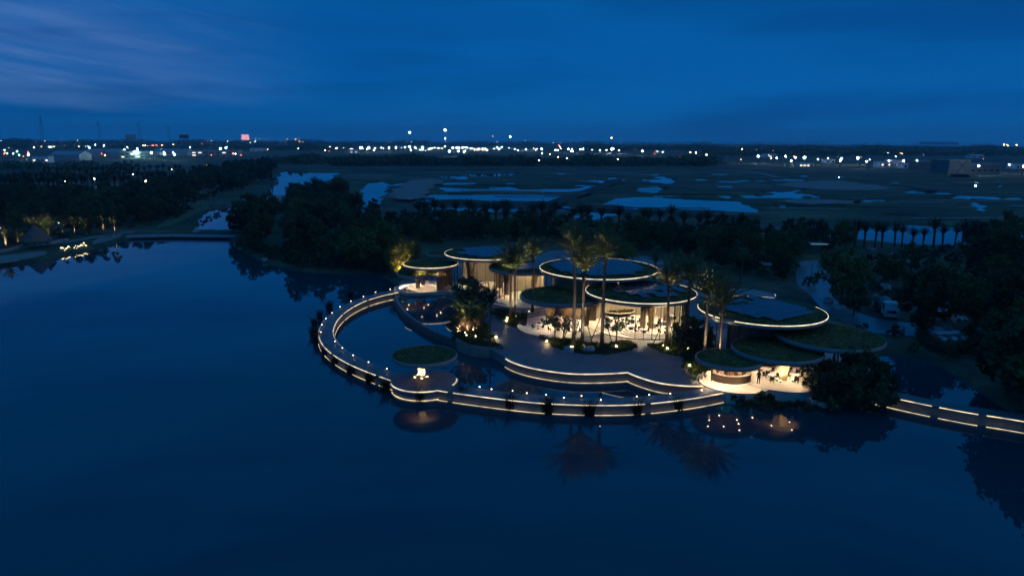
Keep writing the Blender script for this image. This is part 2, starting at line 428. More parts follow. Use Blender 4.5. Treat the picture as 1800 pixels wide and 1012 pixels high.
while rs[-1] < 480: rs.append(rs[-1] * 1.008)
while rs[-1] < 7000: rs.append(rs[-1] * 1.04)
azs = np.radians(np.linspace(-56, 56, 520))
RR, AA = np.meshgrid(np.array(rs), azs, indexing='ij')
X = RR * np.sin(AA); Y = RR * np.cos(AA); Z = np.empty_like(X)
for i in range(0, X.shape[0], 40): Z[i:i + 40] = height(X[i:i + 40], Y[i:i + 40])
nr, na = X.shape
me = bpy.data.meshes.new('ground')
me.vertices.add(nr * na); me.vertices.foreach_set('co', np.stack([X, Y, Z], -1).ravel())
ii, jj = np.meshgrid(np.arange(nr - 1), np.arange(na - 1), indexing='ij'); a0 = (ii * na + jj)
keep = (np.maximum.reduce([Z[:-1, :-1], Z[1:, :-1], Z[:-1, 1:], Z[1:, 1:]]) > -0.97)
a0 = a0[keep]
q = np.stack([a0, a0 + 1, a0 + na + 1, a0 + na], -1)
me.loops.add(q.size); me.loops.foreach_set('vertex_index', q.ravel())
me.polygons.add(len(q)); me.polygons.foreach_set('loop_start', np.arange(0, q.size, 4)); me.polygons.foreach_set('loop_total', np.full(len(q), 4))
me.polygons.foreach_set('use_smooth', np.ones(len(q), bool)); me.update(); me.validate()
gm = bpy.data.materials.new('grassland'); gm.use_nodes = True; t = gm.node_tree; b = t.nodes['Principled BSDF']; b.inputs['Roughness'].default_value = 0.95
tcn = t.nodes.new('ShaderNodeTexCoord')
def gn(scale, det, sx=1, sy=1):
    mp = t.nodes.new('ShaderNodeMapping'); mp.inputs['Scale'].default_value = (sx, sy, 1); t.links.new(tcn.outputs['Object'], mp.inputs[0])
    n = t.nodes.new('ShaderNodeTexNoise'); n.inputs['Scale'].default_value = scale; n.inputs['Detail'].default_value = det; t.links.new(mp.outputs[0], n.inputs['Vector']); return n.outputs[0]
def gr(v, stops):
    r = t.nodes.new('ShaderNodeValToRGB'); t.links.new(v, r.inputs[0]); el_ = r.color_ramp.elements
    el_[0].position = stops[0][0]; el_[0].color = (*stops[0][1], 1); el_[1].position = stops[-1][0]; el_[1].color = (*stops[-1][1], 1)
    for p, c in stops[1:-1]: z = el_.new(p); z.color = (*c, 1)
    return r.outputs[0]
g1c = gr(gn(0.012, 6, 0.35, 1.0), [(0.36, (0.045, 0.075, 0.030)), (0.47, (0.070, 0.100, 0.036)), (0.56, (0.11, 0.10, 0.06)), (0.70, (0.17, 0.155, 0.12))])
g2c = gr(gn(0.35, 6), [(0.3, (0.45, 0.45, 0.45)), (0.7, (1.2, 1.2, 1.2))])
g3c = gr(gn(0.05, 8, 0.4, 1.0), [(0.38, (0.55, 0.62, 0.6)), (0.5, (1.0, 1.0, 1.0)), (0.60, (1.5, 1.35, 1.25)), (0.68, (2.3, 2.0, 1.9))])
mx = t.nodes.new('ShaderNodeMix'); mx.data_type = 'RGBA'; mx.blend_type = 'MULTIPLY'; mx.inputs[0].default_value = 1.0
t.links.new(g1c, mx.inputs[6]); t.links.new(g2c, mx.inputs[7]); mx2 = t.nodes.new('ShaderNodeMix'); mx2.data_type = 'RGBA'; mx2.blend_type = 'MULTIPLY'; mx2.inputs[0].default_value = 1.0
t.links.new(mx.outputs[2], mx2.inputs[6]); t.links.new(g3c, mx2.inputs[7]); t.links.new(mx2.outputs[2], b.inputs['Base Color'])
me.materials.append(gm)
ground = bpy.data.objects.new('ground', me); C.objects.link(ground); struct(ground)
lake = MB().add([(-420, -150, 0), (420, -150, 0), (420, 980, 0), (-700, 980, 0)], [(0, 1, 2, 3)]).build('lake_water', lakem); struct(lake)

def sheet(name, px, m, z=LAND + 0.03, n=4, jit=0.0):
    pts = spline(W2(px, z), n if jit == 0 else 14, True)
    if jit:
        rj = random.Random(len(px) * 31 + int(px[0][0])); pts = [(x + jit * 4 * math.sin(i * .9 + rj.random() * 2) * rj.random(), y + jit * 2 * rj.uniform(-1, 1)) for i, (x, y) in enumerate(pts)]
    o = MB().prism(pts, z - 0.25, z).build(name, m); return struct(o)
def strip(name, px, width, m, z=LAND + 0.03, step=2.0):
    p = resample(spline(W2(px, z), 8), step)
    o = MB().sweep(p, [(-width / 2, z), (width / 2, z), (width / 2, z - .2), (-width / 2, z - .2)]).build(name, m); return struct(o)
# drives, paths and bare ground
sheet('driveway', [(1404, 463), (1420, 458), (1446, 459), (1462, 475), (1470, 500), (1462, 520), (1500, 545), (1545, 560), (1620, 570), (1680, 580), (1690, 595), (1600, 590), (1520, 580), (1450, 545), (1425, 520), (1400, 495)], asphalt)
strip('garden_path', [(1690, 590), (1730, 608), (1760, 625), (1775, 645), (1790, 660)], 5.0, asphalt, LAND + 0.036)
strip('garden_path', [(1655, 535), (1662, 548), (1680, 556), (1700, 562)], 2.5, concrete, LAND + 0.036)
strip('shore_path', [(-60, 446), (0, 441), (60, 432), (120, 424), (190, 413), (235, 407)], 3.0, sand)
sheet('beach', [(-60, 470), (0, 462), (40, 456), (80, 447), (75, 441), (30, 446), (-60, 456)], sand, 0.83)
sheet('beach', [(165, 429), (205, 418), (215, 412), (190, 413), (168, 421)], sand, 0.83)
sheet('lawn_bank', [(275, 400), (300, 396), (340, 378), (368, 364), (362, 357), (345, 358), (320, 372), (288, 390)], mat('lawn', (0.09, 0.13, 0.045), 0.95, (0.12, 0.16, 0.06), 0.3), 0.82)
sheet('sand_flat', [(688, 338), (712, 322), (730, 316), (782, 317), (758, 328), (748, 345), (720, 350), (692, 348)], sand, 0.84, jit=1.0)
sheet('bare_field', [(1370, 323), (1460, 317), (1500, 321), (1560, 329), (1530, 334), (1420, 331)], sand, 0.95, jit=1.0)
sheet('bare_field', [(1395, 350), (1500, 353), (1530, 356), (1440, 358), (1380, 355)], sand, 0.95, jit=1.0)
strip('field_track', [(720, 304), (860, 302), (980, 301), (1050, 300), (1110, 306)], 5, sand, 0.96, 10)
strip('field_track', [(1260, 299), (1330, 304), (1370, 312)], 7, sand, 0.97, 10)
strip('field_track', [(1130, 307), (1220, 304), (1300, 307)], 6, sand, 0.95, 10)
strip('field_track', [(930, 380), (985, 352), (1050, 330), (1085, 315)], 9, soil, 0.95, 6)
strip('field_track', [(690, 356), (850, 358), (960, 359), (1060, 366), (1200, 374), (1340, 384)], 6, soil, 0.955, 6)
strip('field_track', [(1480, 312), (1560, 322), (1640, 335)], 6, soil, 0.96, 10)
rgb_ = random.Random(41)
for k in range(16):
    x0 = rgb_.uniform(760, 1650); y0 = rgb_.uniform(312, 384); ln = rgb_.uniform(60, 200)
    strip('field_bund', [(x0, y0), (x0 + ln * .5, y0 + rgb_.uniform(-1.5, 1.5)), (x0 + ln, y0 + rgb_.uniform(-3, 3))], rgb_.uniform(1.2, 3.0), rgb_.choice((sand, soil)), 0.98 + .004 * k, 6)
strip('highway', [(-300, 262), (0, 258.5), (200, 258), (420, 251.5), (560, 249.5)], 40, asphalt, 3.0, 60)
strip('site_road', [(-200, 294), (0, 292), (120, 290), (230, 286)], 9, asphalt, 0.97, 15)

# ------------------------------------------------------------------ plaza, pools, ring promenade
DK = 1.3
edge_px = [(862, 613), (886, 626), (905, 636), (940, 646), (1000, 654.5), (1060, 655), (1104, 652.5)]
edge2_px = [(1104, 652.5), (1125, 661), (1160, 671), (1205, 676), (1246, 676)]
edge = resample(spline(W2(edge_px, DK), 8), 0.8); edge2 = resample(spline(W2(edge2_px, DK), 8), 0.8)
west = spline(W2([(762, 514), (795, 517), (812, 532), (806, 556), (797, 578), (804, 598), (830, 610), (862, 613)], DK), 6)
back = W2([(1260, 655), (1300, 620), (1290, 560), (1240, 500), (1160, 452), (1000, 440), (860, 440), (760, 462), (715, 480), (703, 497), (715, 510)], DK)
plaza = MB().prism(west[:-1] + edge[:-1] + edge2 + back, -1.0, DK).build('plaza', stone); struct(plaza)
def led(name, path, off, z0, z1, m, parent=None, th=0.05):
    return MB().sweep(path, [(off, z0), (off, z1), (off + th, z1), (off + th, z0)] if off >= 0 else [(off - th, z0), (off - th, z1), (off, z1), (off, z0)]).build(name, m, parent)
def side(path):   # which side (right = +) faces the lake camera
    i = len(path) // 2; t = np.subtract(path[i + 1], path[i - 1]); nn = (t[1], -t[0])
    return 1 if nn[0] * (-path[i][0]) + nn[1] * (-path[i][1]) > 0 else -1
for pth in (edge[6:], edge2):
    s = side(pth)
    p0 = MB().sweep(pth, [(s * 0.003, 1.304), (s * 0.16, 1.304), (s * 0.16, 1.12), (s * 0.003, 1.12)]).build('plaza_edge_coping', pale_stone, plaza)
    led('led_strip', pth, s * 0.162, 1.17, 1.25, LEDP, plaza); MB().sweep(pth, [(s * .161, 1.167), (s * .40, 1.167), (s * .40, 1.12), (s * .161, 1.12)]).build('led_baffle', pale_stone, plaza)  # shelf added below the upper strip to block its reflection in the water
    MB().sweep(pth, [(s * 0.003, 0.025), (s * 0.35, 0.025), (s * 0.35, -1), (s * 0.003, -1)]).build('plaza_ledge', wall_stone, plaza)
    led('led_strip', pth, s * 0.31, 0.03, 0.075, LEDP, plaza, 0.03)

# upper pool behind a curved weir wall
weir_px = [(694, 517), (699, 532), (712, 549), (735, 566), (760, 580), (785, 591), (804, 600), (812, 605)]
weir = resample(spline(W2(weir_px, 1.05), 8), 0.8)
pool = MB().prism(weir + [(p[0], p[1]) for p in W2([(815, 590), (812, 560), (820, 535), (800, 512), (740, 498), (702, 505)], 1.05)], -0.6, 0.86).build('upper_pool_water', poolm); struct(pool)
wl = MB().sweep(weir, [(-0.28, 1.02), (0.28, 1.02), (0.34, -1.0), (-0.34, -1.0)]).build('weir_wall', dark_stone)
tag(wl, 'low dark curved wall between the upper pool and the lagoon', 'wall')
MB().sweep(weir, [(-0.3, 1.05), (-0.02, 1.05), (-0.02, 1.022), (-0.3, 1.022)]).build('wall_cap', concrete, wl)

# ring promenade
ring_px = [(704, 508), (690, 512.5), (665, 518), (635, 527), (608, 540), (588, 555), (577, 570), (573, 585), (578, 600), (592, 615), (615, 630), (645, 644), (680, 657), (715, 668), (760, 677), (805, 684), (850, 690), (900, 696), (960, 701.5), (1040, 704.5), (1120, 703), (1200, 694.5), (1250, 686), (1275, 681)]
ring = resample(spline(W2(ring_px, DK), 8), 0.7)
HW = 1.05
deckprof = [(-HW, DK), (HW, DK), (HW, DK - 0.2), (HW - 0.15, DK - 0.2), (HW - 0.15, -1), (-HW + 0.15, -1), (-HW + 0.15, DK - 0.2), (-HW, DK - 0.2)]
pr = thing('ring_promenade', 'curved stone promenade ringing the lagoon with double light lines along its sides', 'promenade')
MB().sweep(ring, deckprof).build('deck', wall_stone, pr)
MB().sweep(ring, [(-HW + 0.1, DK + 0.004), (HW - 0.1, DK + 0.004), (HW - 0.1, DK - 0.05), (-HW + 0.1, DK - 0.05)]).build('paving', stone, pr)
def ringleds(path, par, parts=((0, 1),), both=True):
    n = len(path)
    for s in ((1, -1) if both else (1,)):
        MB().sweep(path, [(s * (HW - 0.15), 0.025), (s * (HW + 0.22), 0.025), (s * (HW + 0.22), -1), (s * (HW - 0.15), -1)]).build('ledge', wall_stone, par)
        for a, b_ in parts:
            p = path[int(a * n):max(int(a * n) + 2, int(b_ * n))]
            led('led_strip', p, s * (HW + 0.003), DK - 0.13, DK - 0.075, LEDP, par, 0.04); MB().sweep(p, [(s * (HW + .002), DK - .133), (s * (HW + .24), DK - .133), (s * (HW + .24), DK - .18), (s * (HW + .002), DK - .18)]).build('led_baffle', pale_stone, par)  # added baffle hides the upper strip's mirror image in the lake
            led('led_strip', p, s * (HW + 0.17), 0.03, 0.075, LEDP, par, 0.03)
ringleds(ring, pr, tuple((k / 9, (k + 1) / 9 - .0006) for k in range(9)))
# round platform under the single lake canopy
pc = at(745, 667, DK); prad = 57 / 1200 * dep(745, 667, DK)
pf = thing('round_platform', 'round paved platform on the promenade under the single mushroom canopy', 'platform', (pc.x, pc.y, 0))
MB().lathe([(0, DK + 0.012), (prad, DK + 0.012), (prad, DK - 0.2), (prad - 0.15, DK - 0.2), (prad - 0.15, -1)], 64, smooth=False).build('deck', stone, pf)
for z0, z1, rr_ in ((DK - 0.13, DK - 0.05, prad + 0.003), (0.03, 0.09, prad - 0.07)):
    MB().lathe([(rr_, z0), (rr_ + 0.045, z0), (rr_ + 0.045, z1), (rr_, z1)], 40, a0=R(195), a1=R(372), closed=True, smooth=False).build('led_strip', LEDP, pf)
MB().lathe([(prad - 0.15, 0.025), (prad - 0.022, 0.025), (prad - 0.022, -1)], 64, smooth=False).build('ledge', wall_stone, pf)
MB().lathe([(prad + .002, DK - .133), (prad + .24, DK - .133), (prad + .24, DK - .18), (prad + .002, DK - .18)], 40, a0=R(195), a1=R(372), closed=True, smooth=False).build('led_baffle', pale_stone, pf)  # same added baffle round the platform, blocking the strip's reflection
# right-hand promenade
ring2 = resample(spline(W2([(1500, 676), (1555, 689), (1620, 703), (1700, 718), (1760, 727), (1815, 736)], DK), 8), 0.7)
pr2 = thing('lake_promenade', 'straighter stretch of lit promenade at the right with planting on its ledge', 'promenade')
MB().sweep(ring2, deckprof).build('deck', wall_stone, pr2)
MB().sweep(ring2, [(-HW + 0.1, DK + 0.004), (HW - 0.1, DK + 0.004), (HW - 0.1, DK - 0.05), (-HW + 0.1, DK - 0.05)]).build('paving', stone, pr2)
s2 = side(ring2)
MB().sweep(ring2, [(s2 * (HW - 0.15), 0.025), (s2 * (HW + 0.5), 0.025), (s2 * (HW + 0.5), -1), (s2 * (HW - 0.15), -1)]).build('ledge', wall_stone, pr2)
n2_ = len(ring2)
for a, b_ in ((0.0, 0.25), (0.25, 0.5), (0.5, 0.75), (0.75, 0.97)):
    p = ring2[int(a * n2_):int(b_ * n2_)]
    led('led_strip', p, s2 * (HW + 0.003), DK - 0.13, DK - 0.075, LEDP, pr2, 0.04); MB().sweep(p, [(s2 * (HW + .002), DK - .133), (s2 * (HW + .24), DK - .133), (s2 * (HW + .24), DK - .18), (s2 * (HW + .002), DK - .18)]).build('led_baffle', pale_stone, pr2)  # added baffle keeps this strip's reflection off the water
    led('led_strip', p, s2 * (HW + 0.46), 0.03, 0.075, LEDP, pr2, 0.03)

# small path lights along the inner edge of the promenade
plm = MB().tube([(0, 0, 0), (0, 0, 0.28)], 0.04, 6).mesh('post', dark_metal)
pll = MB().lathe([(0, 0.27), (0.05, 0.28), (0.06, 0.33), (0.045, 0.37), (0, 0.385)], 8).mesh('lens', DOT)
def path_light(x, y, z, label, group):
    o = thing('path_light', label, 'path light', (x, y, z), 0, group)
    link('post', plm, o); link('lens', pll, o); return o
for px, py in [(686, 511), (660, 516), (639, 524), (617, 532), (598, 542), (584, 553), (573, 563), (566, 574), (564, 587)]:
    p = at(px, py, DK); path_light(p.x, p.y, DK, 'tiny round light on the outer edge of the promenade, back left curve', 'lights on the far curve of the promenade')
for px, py in [(589, 603), (602, 615), (621, 628), (648, 640), (680, 652)]:
    p = at(px, py, DK); path_light(p.x, p.y, DK, 'tiny round light on the lagoon edge of the promenade, left of the round platform', 'lights left of the platform')
for px, py in [(843, 684), (864, 688), (901, 691), (926, 695), (960, 698), (991, 703), (1022, 700), (1056, 707), (1119, 701), (1141, 698), (1178, 696), (1233, 690)]:
    p = at(px, py, DK); path_light(p.x, p.y, DK, 'tiny round light on the front run of the promenade', 'lights on the front run of the promenade')

# restaurant floors
def floor(name, px, py, rx, z, m=pale_stone, zb=1.0):
    c = at(px, py, z); r = rx / 1200 * dep(px, py, z) / math.hypot(1, (px - 900) / 1200)
    o = MB().lathe([(0, 0), (r, 0), (r, zb - z)], 72, smooth=False).build(name, m, None, (c.x, c.y, z)); struct(o)
    MB().lathe([(r + 0.002, -0.10), (r + 0.03, -0.10), (r + 0.03, -0.004), (r + 0.002, -0.004)], 72, closed=True, smooth=False).build('floor_edge', dark_stone, o)
    return c, r
cG, rG = floor('terrace_floor', 985, 573, 76, 1.46)
cH, rH = floor('restaurant_floor', 1128, 567, 104, 1.50)
cF, rF = floor('hall_floor', 1052, 525, 100, 1.44)
cE, rE = floor('hall_floor', 925, 525, 70, 1.42)
cB, rB = floor('hall_floor', 856, 505, 66, 1.40)
cC, rC = floor('lounge_floor', 768, 503, 52, 1.47)
cM, rM = floor('bar_floor', 1290, 669, 66, 1.40, pale_stone, -1)
cL, rL = floor('dining_floor', 1370, 662, 82, 1.43, pale_stone, 0)
cI, rI = floor('hall_floor', 1338, 600, 95, 1.41)
cK, rK = floor('dining_floor', 1457, 638, 88, 1.38)
# curved white steps in front of the restaurant
for k in range(3):
    rr_ = 2.6 + 0.45 * k
    c = at(1140, 580, 1.5)
    o = MB().lathe([(rr_ + 1.2, 0), (rr_ + 1.65, 0), (rr_ + 1.65, 0.17), (rr_ + 1.2, 0.17)], 40, a0=R(200), a1=R(345), closed=True, smooth=False).build('step', pale_stone, None, (c.x, c.y, 1.502 + 0.17 * (2 - k)))
    struct(o)

# ------------------------------------------------------------------ pavilions with round green roofs
ph_m = {}
def pavilion(key, label, px, py, z, rx, thick=0.55, ledarc=None, panels=None, green=True, lights=6, lightr=0.55, watt=430):
    c = at(px, py, z); r = rx / 1200 * dep(px, py, z) / math.hypot(1, (px - 900) / 1200)
    t = thing('round_pavilion', label, 'pavilion', (c.x, c.y, 0), 0, None)
    n = 96
    MB().lathe([(r - 0.18, z - 0.12), (r - 0.18, z), (r - 0.12, z), (r - 0.12, z - 0.09), (r - 0.01, z - 0.19), (r, z - 0.26), (r - 0.02, z - thick * 0.75), (r - 0.10, z - thick), (r - 0.5, z - thick - 0.06)], n).build('roof_rim', fascia, t)
    MB().lathe([(r - 0.5, z - thick - 0.06), (r * 0.6, z - thick - 0.16), (0, z - thick - 0.2)], n).build('soffit', soffit, t)
    MB().lathe([(r - 0.18, z - 0.12), (r * 0.5, z - 0.07), (0, z - 0.06)], n).build('roof_bed', roofbed if green else fascia, t)
    if ledarc:
        for a, b_ in ledarc:
            MB().lathe([(r - 0.118, z + 0.02), (r - 0.075, z + 0.015), (r - 0.075, z - 0.075), (r - 0.118, z - 0.08)], max(6, int(n * (b_ - a) / 360)), a0=R(a), a1=R(b_), closed=True).build('led_strip', LEDW, t)
    inpanel = None
    if panels:
        pr_, ang, skip, ox, oy = panels
        ca, sa = math.cos(R(ang)), math.sin(R(ang)); pw, pl_ = 1.15, 2.1
        key2 = 'pv'
        if key2 not in ph_m:
            ph_m['pv'] = MB().box(-pw / 2 + .02, pw / 2 - .02, -pl_ / 2 + .02, pl_ / 2 - .02, 0, 0.05).mesh('solar_panel', panelmat)
            fb = MB()
            for x0, x1, y0, y1 in ((-pw / 2, -pw / 2 + .05, -pl_ / 2, pl_ / 2), (pw / 2 - .05, pw / 2, -pl_ / 2, pl_ / 2), (-pw / 2 + .05, pw / 2 - .05, -pl_ / 2, -pl_ / 2 + .05), (-pw / 2 + .05, pw / 2 - .05, pl_ / 2 - .05, pl_ / 2)):
                fb.box(x0, x1, y0, y1, -0.02, 0.06)
            fb.box(-pw / 2 + .2, -pw / 2 + .24, -pl_ / 2 + .1, -pl_ / 2 + .14, -0.28, -0.01); fb.box(pw / 2 - .24, pw / 2 - .2, pl_ / 2 - .14, pl_ / 2 - .1, -0.28, -0.01)
            ph_m['pf'] = fb.mesh('panel_frame', frame_m)
        nx, ny = int(r / 1.25) + 1, int(r / 2.2) + 1
        cells = []
        rr_ = random.Random(hash(key) % 1000 if False else len(key) * 17 + ord(key[0]))
        for i in range(-nx, nx + 1):
            for j in range(-ny, ny + 1):
                lx, ly = i * 1.2, j * 2.18
                x = ox * r + lx * ca - ly * sa; y = oy * r + lx * sa + ly * ca
                if math.hypot(x - ox * r, y - oy * r) > r * pr_ or math.hypot(x, y) > r * 0.86: continue
                if rr_.random() < skip: continue
                o = link('solar_panel', ph_m['pv'], t, (x, y, z + 0.16 + 0.03 * (j % 2) + rr_.uniform(0, .02)), R(ang))
                o.rotation_euler = (R(3.0), R(rr_.uniform(-.6, .6)), R(ang))
                link('panel_frame', ph_m['pf'], o)
                cells.append((x, y))
        cells = np.array(cells)
        inpanel = cells
    if green:
        tb = MB(); rg = random.Random(int(px * 7 + py))
        cnt = int(r * r * 48)
        for _ in range(cnt):
            rad = (r - 0.22) * math.sqrt(rg.random()); a = rg.uniform(0, 2 * PI); x, y = rad * math.cos(a), rad * math.sin(a)
            if inpanel is not None and len(inpanel) and np.min(np.hypot(inpanel[:, 0] - x, inpanel[:, 1] - y)) < 0.75: continue
            s = rg.uniform(0.10, 0.22); ta = rg.uniform(0, 2 * PI); h = rg.uniform(0.03, 0.2)
            b0 = Vector((x, y, z - 0.09)); d = Vector((math.cos(ta) * s, math.sin(ta) * s, 0)); nn = Vector((-d.y, d.x, 0)) * 0.8
            up = Vector((rg.uniform(-.1, .1), rg.uniform(-.1, .1), h))
            tb.add([b0 - d, b0 + nn * .6 + up, b0 + d + up * 0.7, b0 - nn * .6 + up * .5], [(0, 1, 2, 3)])
        o = tb.build('roof_planting', roofgreen, t); o['kind'] = 'stuff'
    rg = random.Random(int(px))
    if lights:
        lm = ph_m.setdefault('dl', MB().lathe([(0, -0.02), (0.075, -0.02), (0.085, 0.015), (0, 0.015)], 12, smooth=False).mesh('downlight', DOWN))
        for k in range(lights):
            a = 2 * PI * (k + 0.3) / lights; q_ = r * lightr * (1 if k % 2 else 0.62)
            zz = z - thick - 0.06 - 0.14 * (1 - q_ / r) - 0.04
            dl = link('downlight', lm, t, (q_ * math.cos(a), q_ * math.sin(a), zz))
            ld = ph_m.get('sp%d' % watt)
            if ld is None:
                ld = bpy.data.lights.new('downlight_beam', 'SPOT'); ld.energy = watt; ld.spot_size = R(112); ld.spot_blend = 0.6; ld.color = (1.0, 0.76, 0.46); ld.shadow_soft_size = 0.07
                ph_m['sp%d' % watt] = ld
            lo = bpy.data.objects.new('downlight_beam', ld); C.objects.link(lo); lo.parent = dl; lo.location = (0, 0, -0.05)
    return t, c, r
def column(t, x, y, z0, z1, r0, r1, m, flare=True, n=28):
    h = z1 - z0
    prof = [(r0 * 1.08, z0), (r0, z0 + 0.1 * h)] + [(r0 + (r1 - r0) * (k / 8) ** 2.2, z0 + (0.1 + 0.9 * k / 8) * h) for k in range(1, 9)] if flare else [(r0, z0), (r1, z1)]
    return MB().lathe(prof, n, (x, y, 0)).build('column', m, t)
def facade(t, r, z0, z1, a0, a1, n, m=None, skipdoor=()):
    mb = MB()
    for k in range(n + 1):
        a = R(a0 + (a1 - a0) * k / n); M = Matrix.Translation((r * math.cos(a), r * math.sin(a), 0)) @ Matrix.Rotation(a, 4, 'Z')
        MB().box(-0.06, 0.06, -0.03, 0.03, z0, z1, M).build('mullion', dark_metal, t)
    for k in range(n):
        if k in skipdoor: continue
        a, b_ = R(a0 + (a1 - a0) * k / n), R(a0 + (a1 - a0) * (k + 1) / n)
        p, q_ = (r * math.cos(a), r * math.sin(a)), (r * math.cos(b_), r * math.sin(b_))
        MB().add([(*p, z0), (*q_, z0), (*q_, z1), (*p, z1)], [(0, 1, 2, 3)]).build('glass_pane', glass, t)
def arcwall(t, name, r, z0, z1, a0, a1, m, th=0.2):
    return MB().lathe([(r, z0), (r + th, z0), (r + th, z1), (r, z1)], 32, a0=R(a0), a1=R(a1), closed=True, smooth=False).build(name, m, t)

full = ((0, 360),)
# left group
tA, c, r = pavilion('A', 'small unlit green-roofed pavilion half hidden behind the lit left rear roof', 777, 444, 6.8, 29, lights=0)
column(tA, 0, 0, 1.0, 6.1, 0.5, 1.2, brown)
tB, c, r = pavilion('B', 'large pavilion with glowing rim and solar panels at the rear left of the group', 856, 444, 8.5, 75, ledarc=((150, 395),), panels=(0.70, 22, 0.06, 0.05, 0.08), lights=8)
column(tB, 0.3 * r, -0.1 * r, 1.3, 7.8, 0.6, 1.5, brown); column(tB, -0.4 * r, 0.1 * r, 1.3, 7.8, 0.6, 1.5, brown)
arcwall(tB, 'back_wall', r * 0.62, 1.3, 7.8, 20, 160, beige); facade(tB, r * 0.8, 1.41, 7.85, 200, 340, 10)
tC, c, r = pavilion('C', 'small green-roofed pavilion with bright white rim beside the glowing bamboo', 757, 462.5, 6.5, 49, ledarc=((170, 375),), lights=5)
column(tC, 0.5 * r, 0.2 * r, 1.3, 5.8, 0.45, 0.9, brown); column(tC, -0.35 * r, 0.45 * r, 1.3, 5.8, 0.4, 0.8, brown)
arcwall(tC, 'back_wall', r * 0.75, 1.3, 5.85, 10, 75, brown); arcwall(tC, 'wood_screen', r * 0.5, 1.3, 4.2, 300, 370, brown)
tD, cD, rD = pavilion('D', 'unlit mushroom canopy standing in the round fountain basin', 734, 478.5, 4.7, 37, lights=5, lightr=0.8)
column(tD, 0, 0, 0.9, 4.0, 0.42, 0.62, brown)
# round fountain basin below it
fb_ = thing('fountain_basin', 'round stone fountain basin with glowing white ring under the mushroom canopy', 'fountain', (cD.x, cD.y, 0))
fo, fi = 42 / 1200 * dep(734, 507, 1.4), 30.5 / 1200 * dep(734, 507, 1.4)
MB().lathe([(fi + 0.25, 1.5), (fo, 1.5), (fo, 1.30), (fo - 0.35, 1.2), (fo - 0.5, -0.6)], 64, smooth=False).build('basin_rim', pale_stone, fb_)
MB().lathe([(fi, 1.2), (fi + 0.25, 1.44), (fi + 0.25, 1.5)], 64, smooth=False).build('light_ring', emit('fountain_ring', (1, 0.82, 0.58), 3.2), fb_)
MB().lathe([(0, 1.25), (fi + 0.05, 1.25)], 64, smooth=False).build('fountain_water', fountm, fb_)
# centre group
tE, c, r = pavilion('E', 'mid-height pavilion with solar panels and dark rim behind the palm pair', 925, 468, 7.0, 66, panels=(0.62, 28, 0.08, 0.1, 0.05), lights=8, watt=720)
column(tE, 0.2 * r, -0.2 * r, 1.3, 6.3, 0.5, 1.1, brown); column(tE, -0.5 * r, 0, 1.3, 6.3, 0.5, 1.1, brown)
arcwall(tE, 'back_wall', r * 0.45, 1.3, 6.35, 0, 180, beige); facade(tE, r * 0.86, 1.43, 6.35, 190, 345, 12)
tF, cF, rF_ = pavilion('F', 'tallest and largest pavilion with glowing rim and blue solar panels, behind the tall palms', 1052, 470.5, 9.0, 105, ledarc=((0, 360),), panels=(0.74, 14, 0.05, -0.02, 0.04), lights=16, watt=900)
for a, q_ in ((200, 0.5), (270, 0.55), (330, 0.5), (60, 0.5), (130, 0.5)):
    column(tF, rF_ * q_ * math.cos(R(a)), rF_ * q_ * math.sin(R(a)), 1.3, 8.25, 0.55, 1.5, brown)
arcwall(tF, 'back_wall', rF_ * 0.8, 1.3, 8.3, 20, 160, beige); arcwall(tF, 'wood_screen', rF_ * 0.78, 1.3, 8.3, 195, 262, soffit)
tG, cGr, rGr = pavilion('G', 'dark planted canopy over the terrace at the left of the restaurant', 988, 517, 6.5, 75, thick=0.7, lights=10, watt=720, lightr=0.5)
column(tG, 0.55 * rGr, -0.1 * rGr, 1.3, 5.7, 0.62, 0.62, brown, False, 4); column(tG, -0.25 * rGr, 0.25 * rGr, 1.3, 5.7, 0.5, 1.9, plaster)
tH, cHr, rHr = pavilion('H', 'wide restaurant pavilion with glowing rim, front centre, glass walls under it', 1126, 511, 7.5, 99, ledarc=((150, 392),), panels=(0.60, 14, 0.10, 0.12, 0.10), lights=18, lightr=0.68, watt=1000)
column(tH, 0.06 * rHr, -0.05 * rHr, 1.3, 6.75, 0.42, 0.55, brown, False); column(tH, 0.2 * rHr, -0.08 * rHr, 1.3, 6.75, 0.42, 1.3, brown); column(tH, 0.52 * rHr, 0.15 * rHr, 1.3, 6.75, 0.45, 0.6, brown)
facade(tH, rHr * 0.84, 1.52, 6.8, 255, 372, 12, skipdoor=(1, 2, 3)); arcwall(tH, 'side_wall', rHr * 0.95, 1.3, 6.8, 12, 60, beige)
arcwall(tH, 'back_wall', rHr * 0.9, 1.3, 6.8, 62, 150, beige)
# right group
tI, cIr, rIr = pavilion('I', 'large pavilion with blue solar panels and broken light line, right group', 1338, 544, 7.8, 116, ledarc=((158, 205), (208, 213), (228, 372), (58, 70), (82, 100)), panels=(0.66, 32, 0.04, 0.05, 0.06), lights=0)
column(tI, -0.3 * rIr, -0.3 * rIr, 1.3, 7.0, 0.5, 1.1, brown); column(tI, 0.3 * rIr, 0.1 * rIr, 1.3, 7.0, 0.5, 1.1, brown)
facade(tI, rIr * 0.72, 1.42, 7.1, 185, 345, 12); arcwall(tI, 'inner_wall', rIr * 0.5, 1.3, 7.0, 180, 360, dark_stone)
tJ, c, r = pavilion('J', 'small grey-roofed pavilion peeping out behind the large right roof', 1312, 516, 7.0, 52, green=False, ledarc=((338, 356),), lights=0, thick=0.9)
column(tJ, 0, 0, 1.0, 6.3, 0.5, 1.2, brown)
tK, cKr, rKr = pavilion('K', 'broad planted canopy at the far right of the group, no light line', 1457, 588, 6.2, 100, thick=0.6, lights=0)
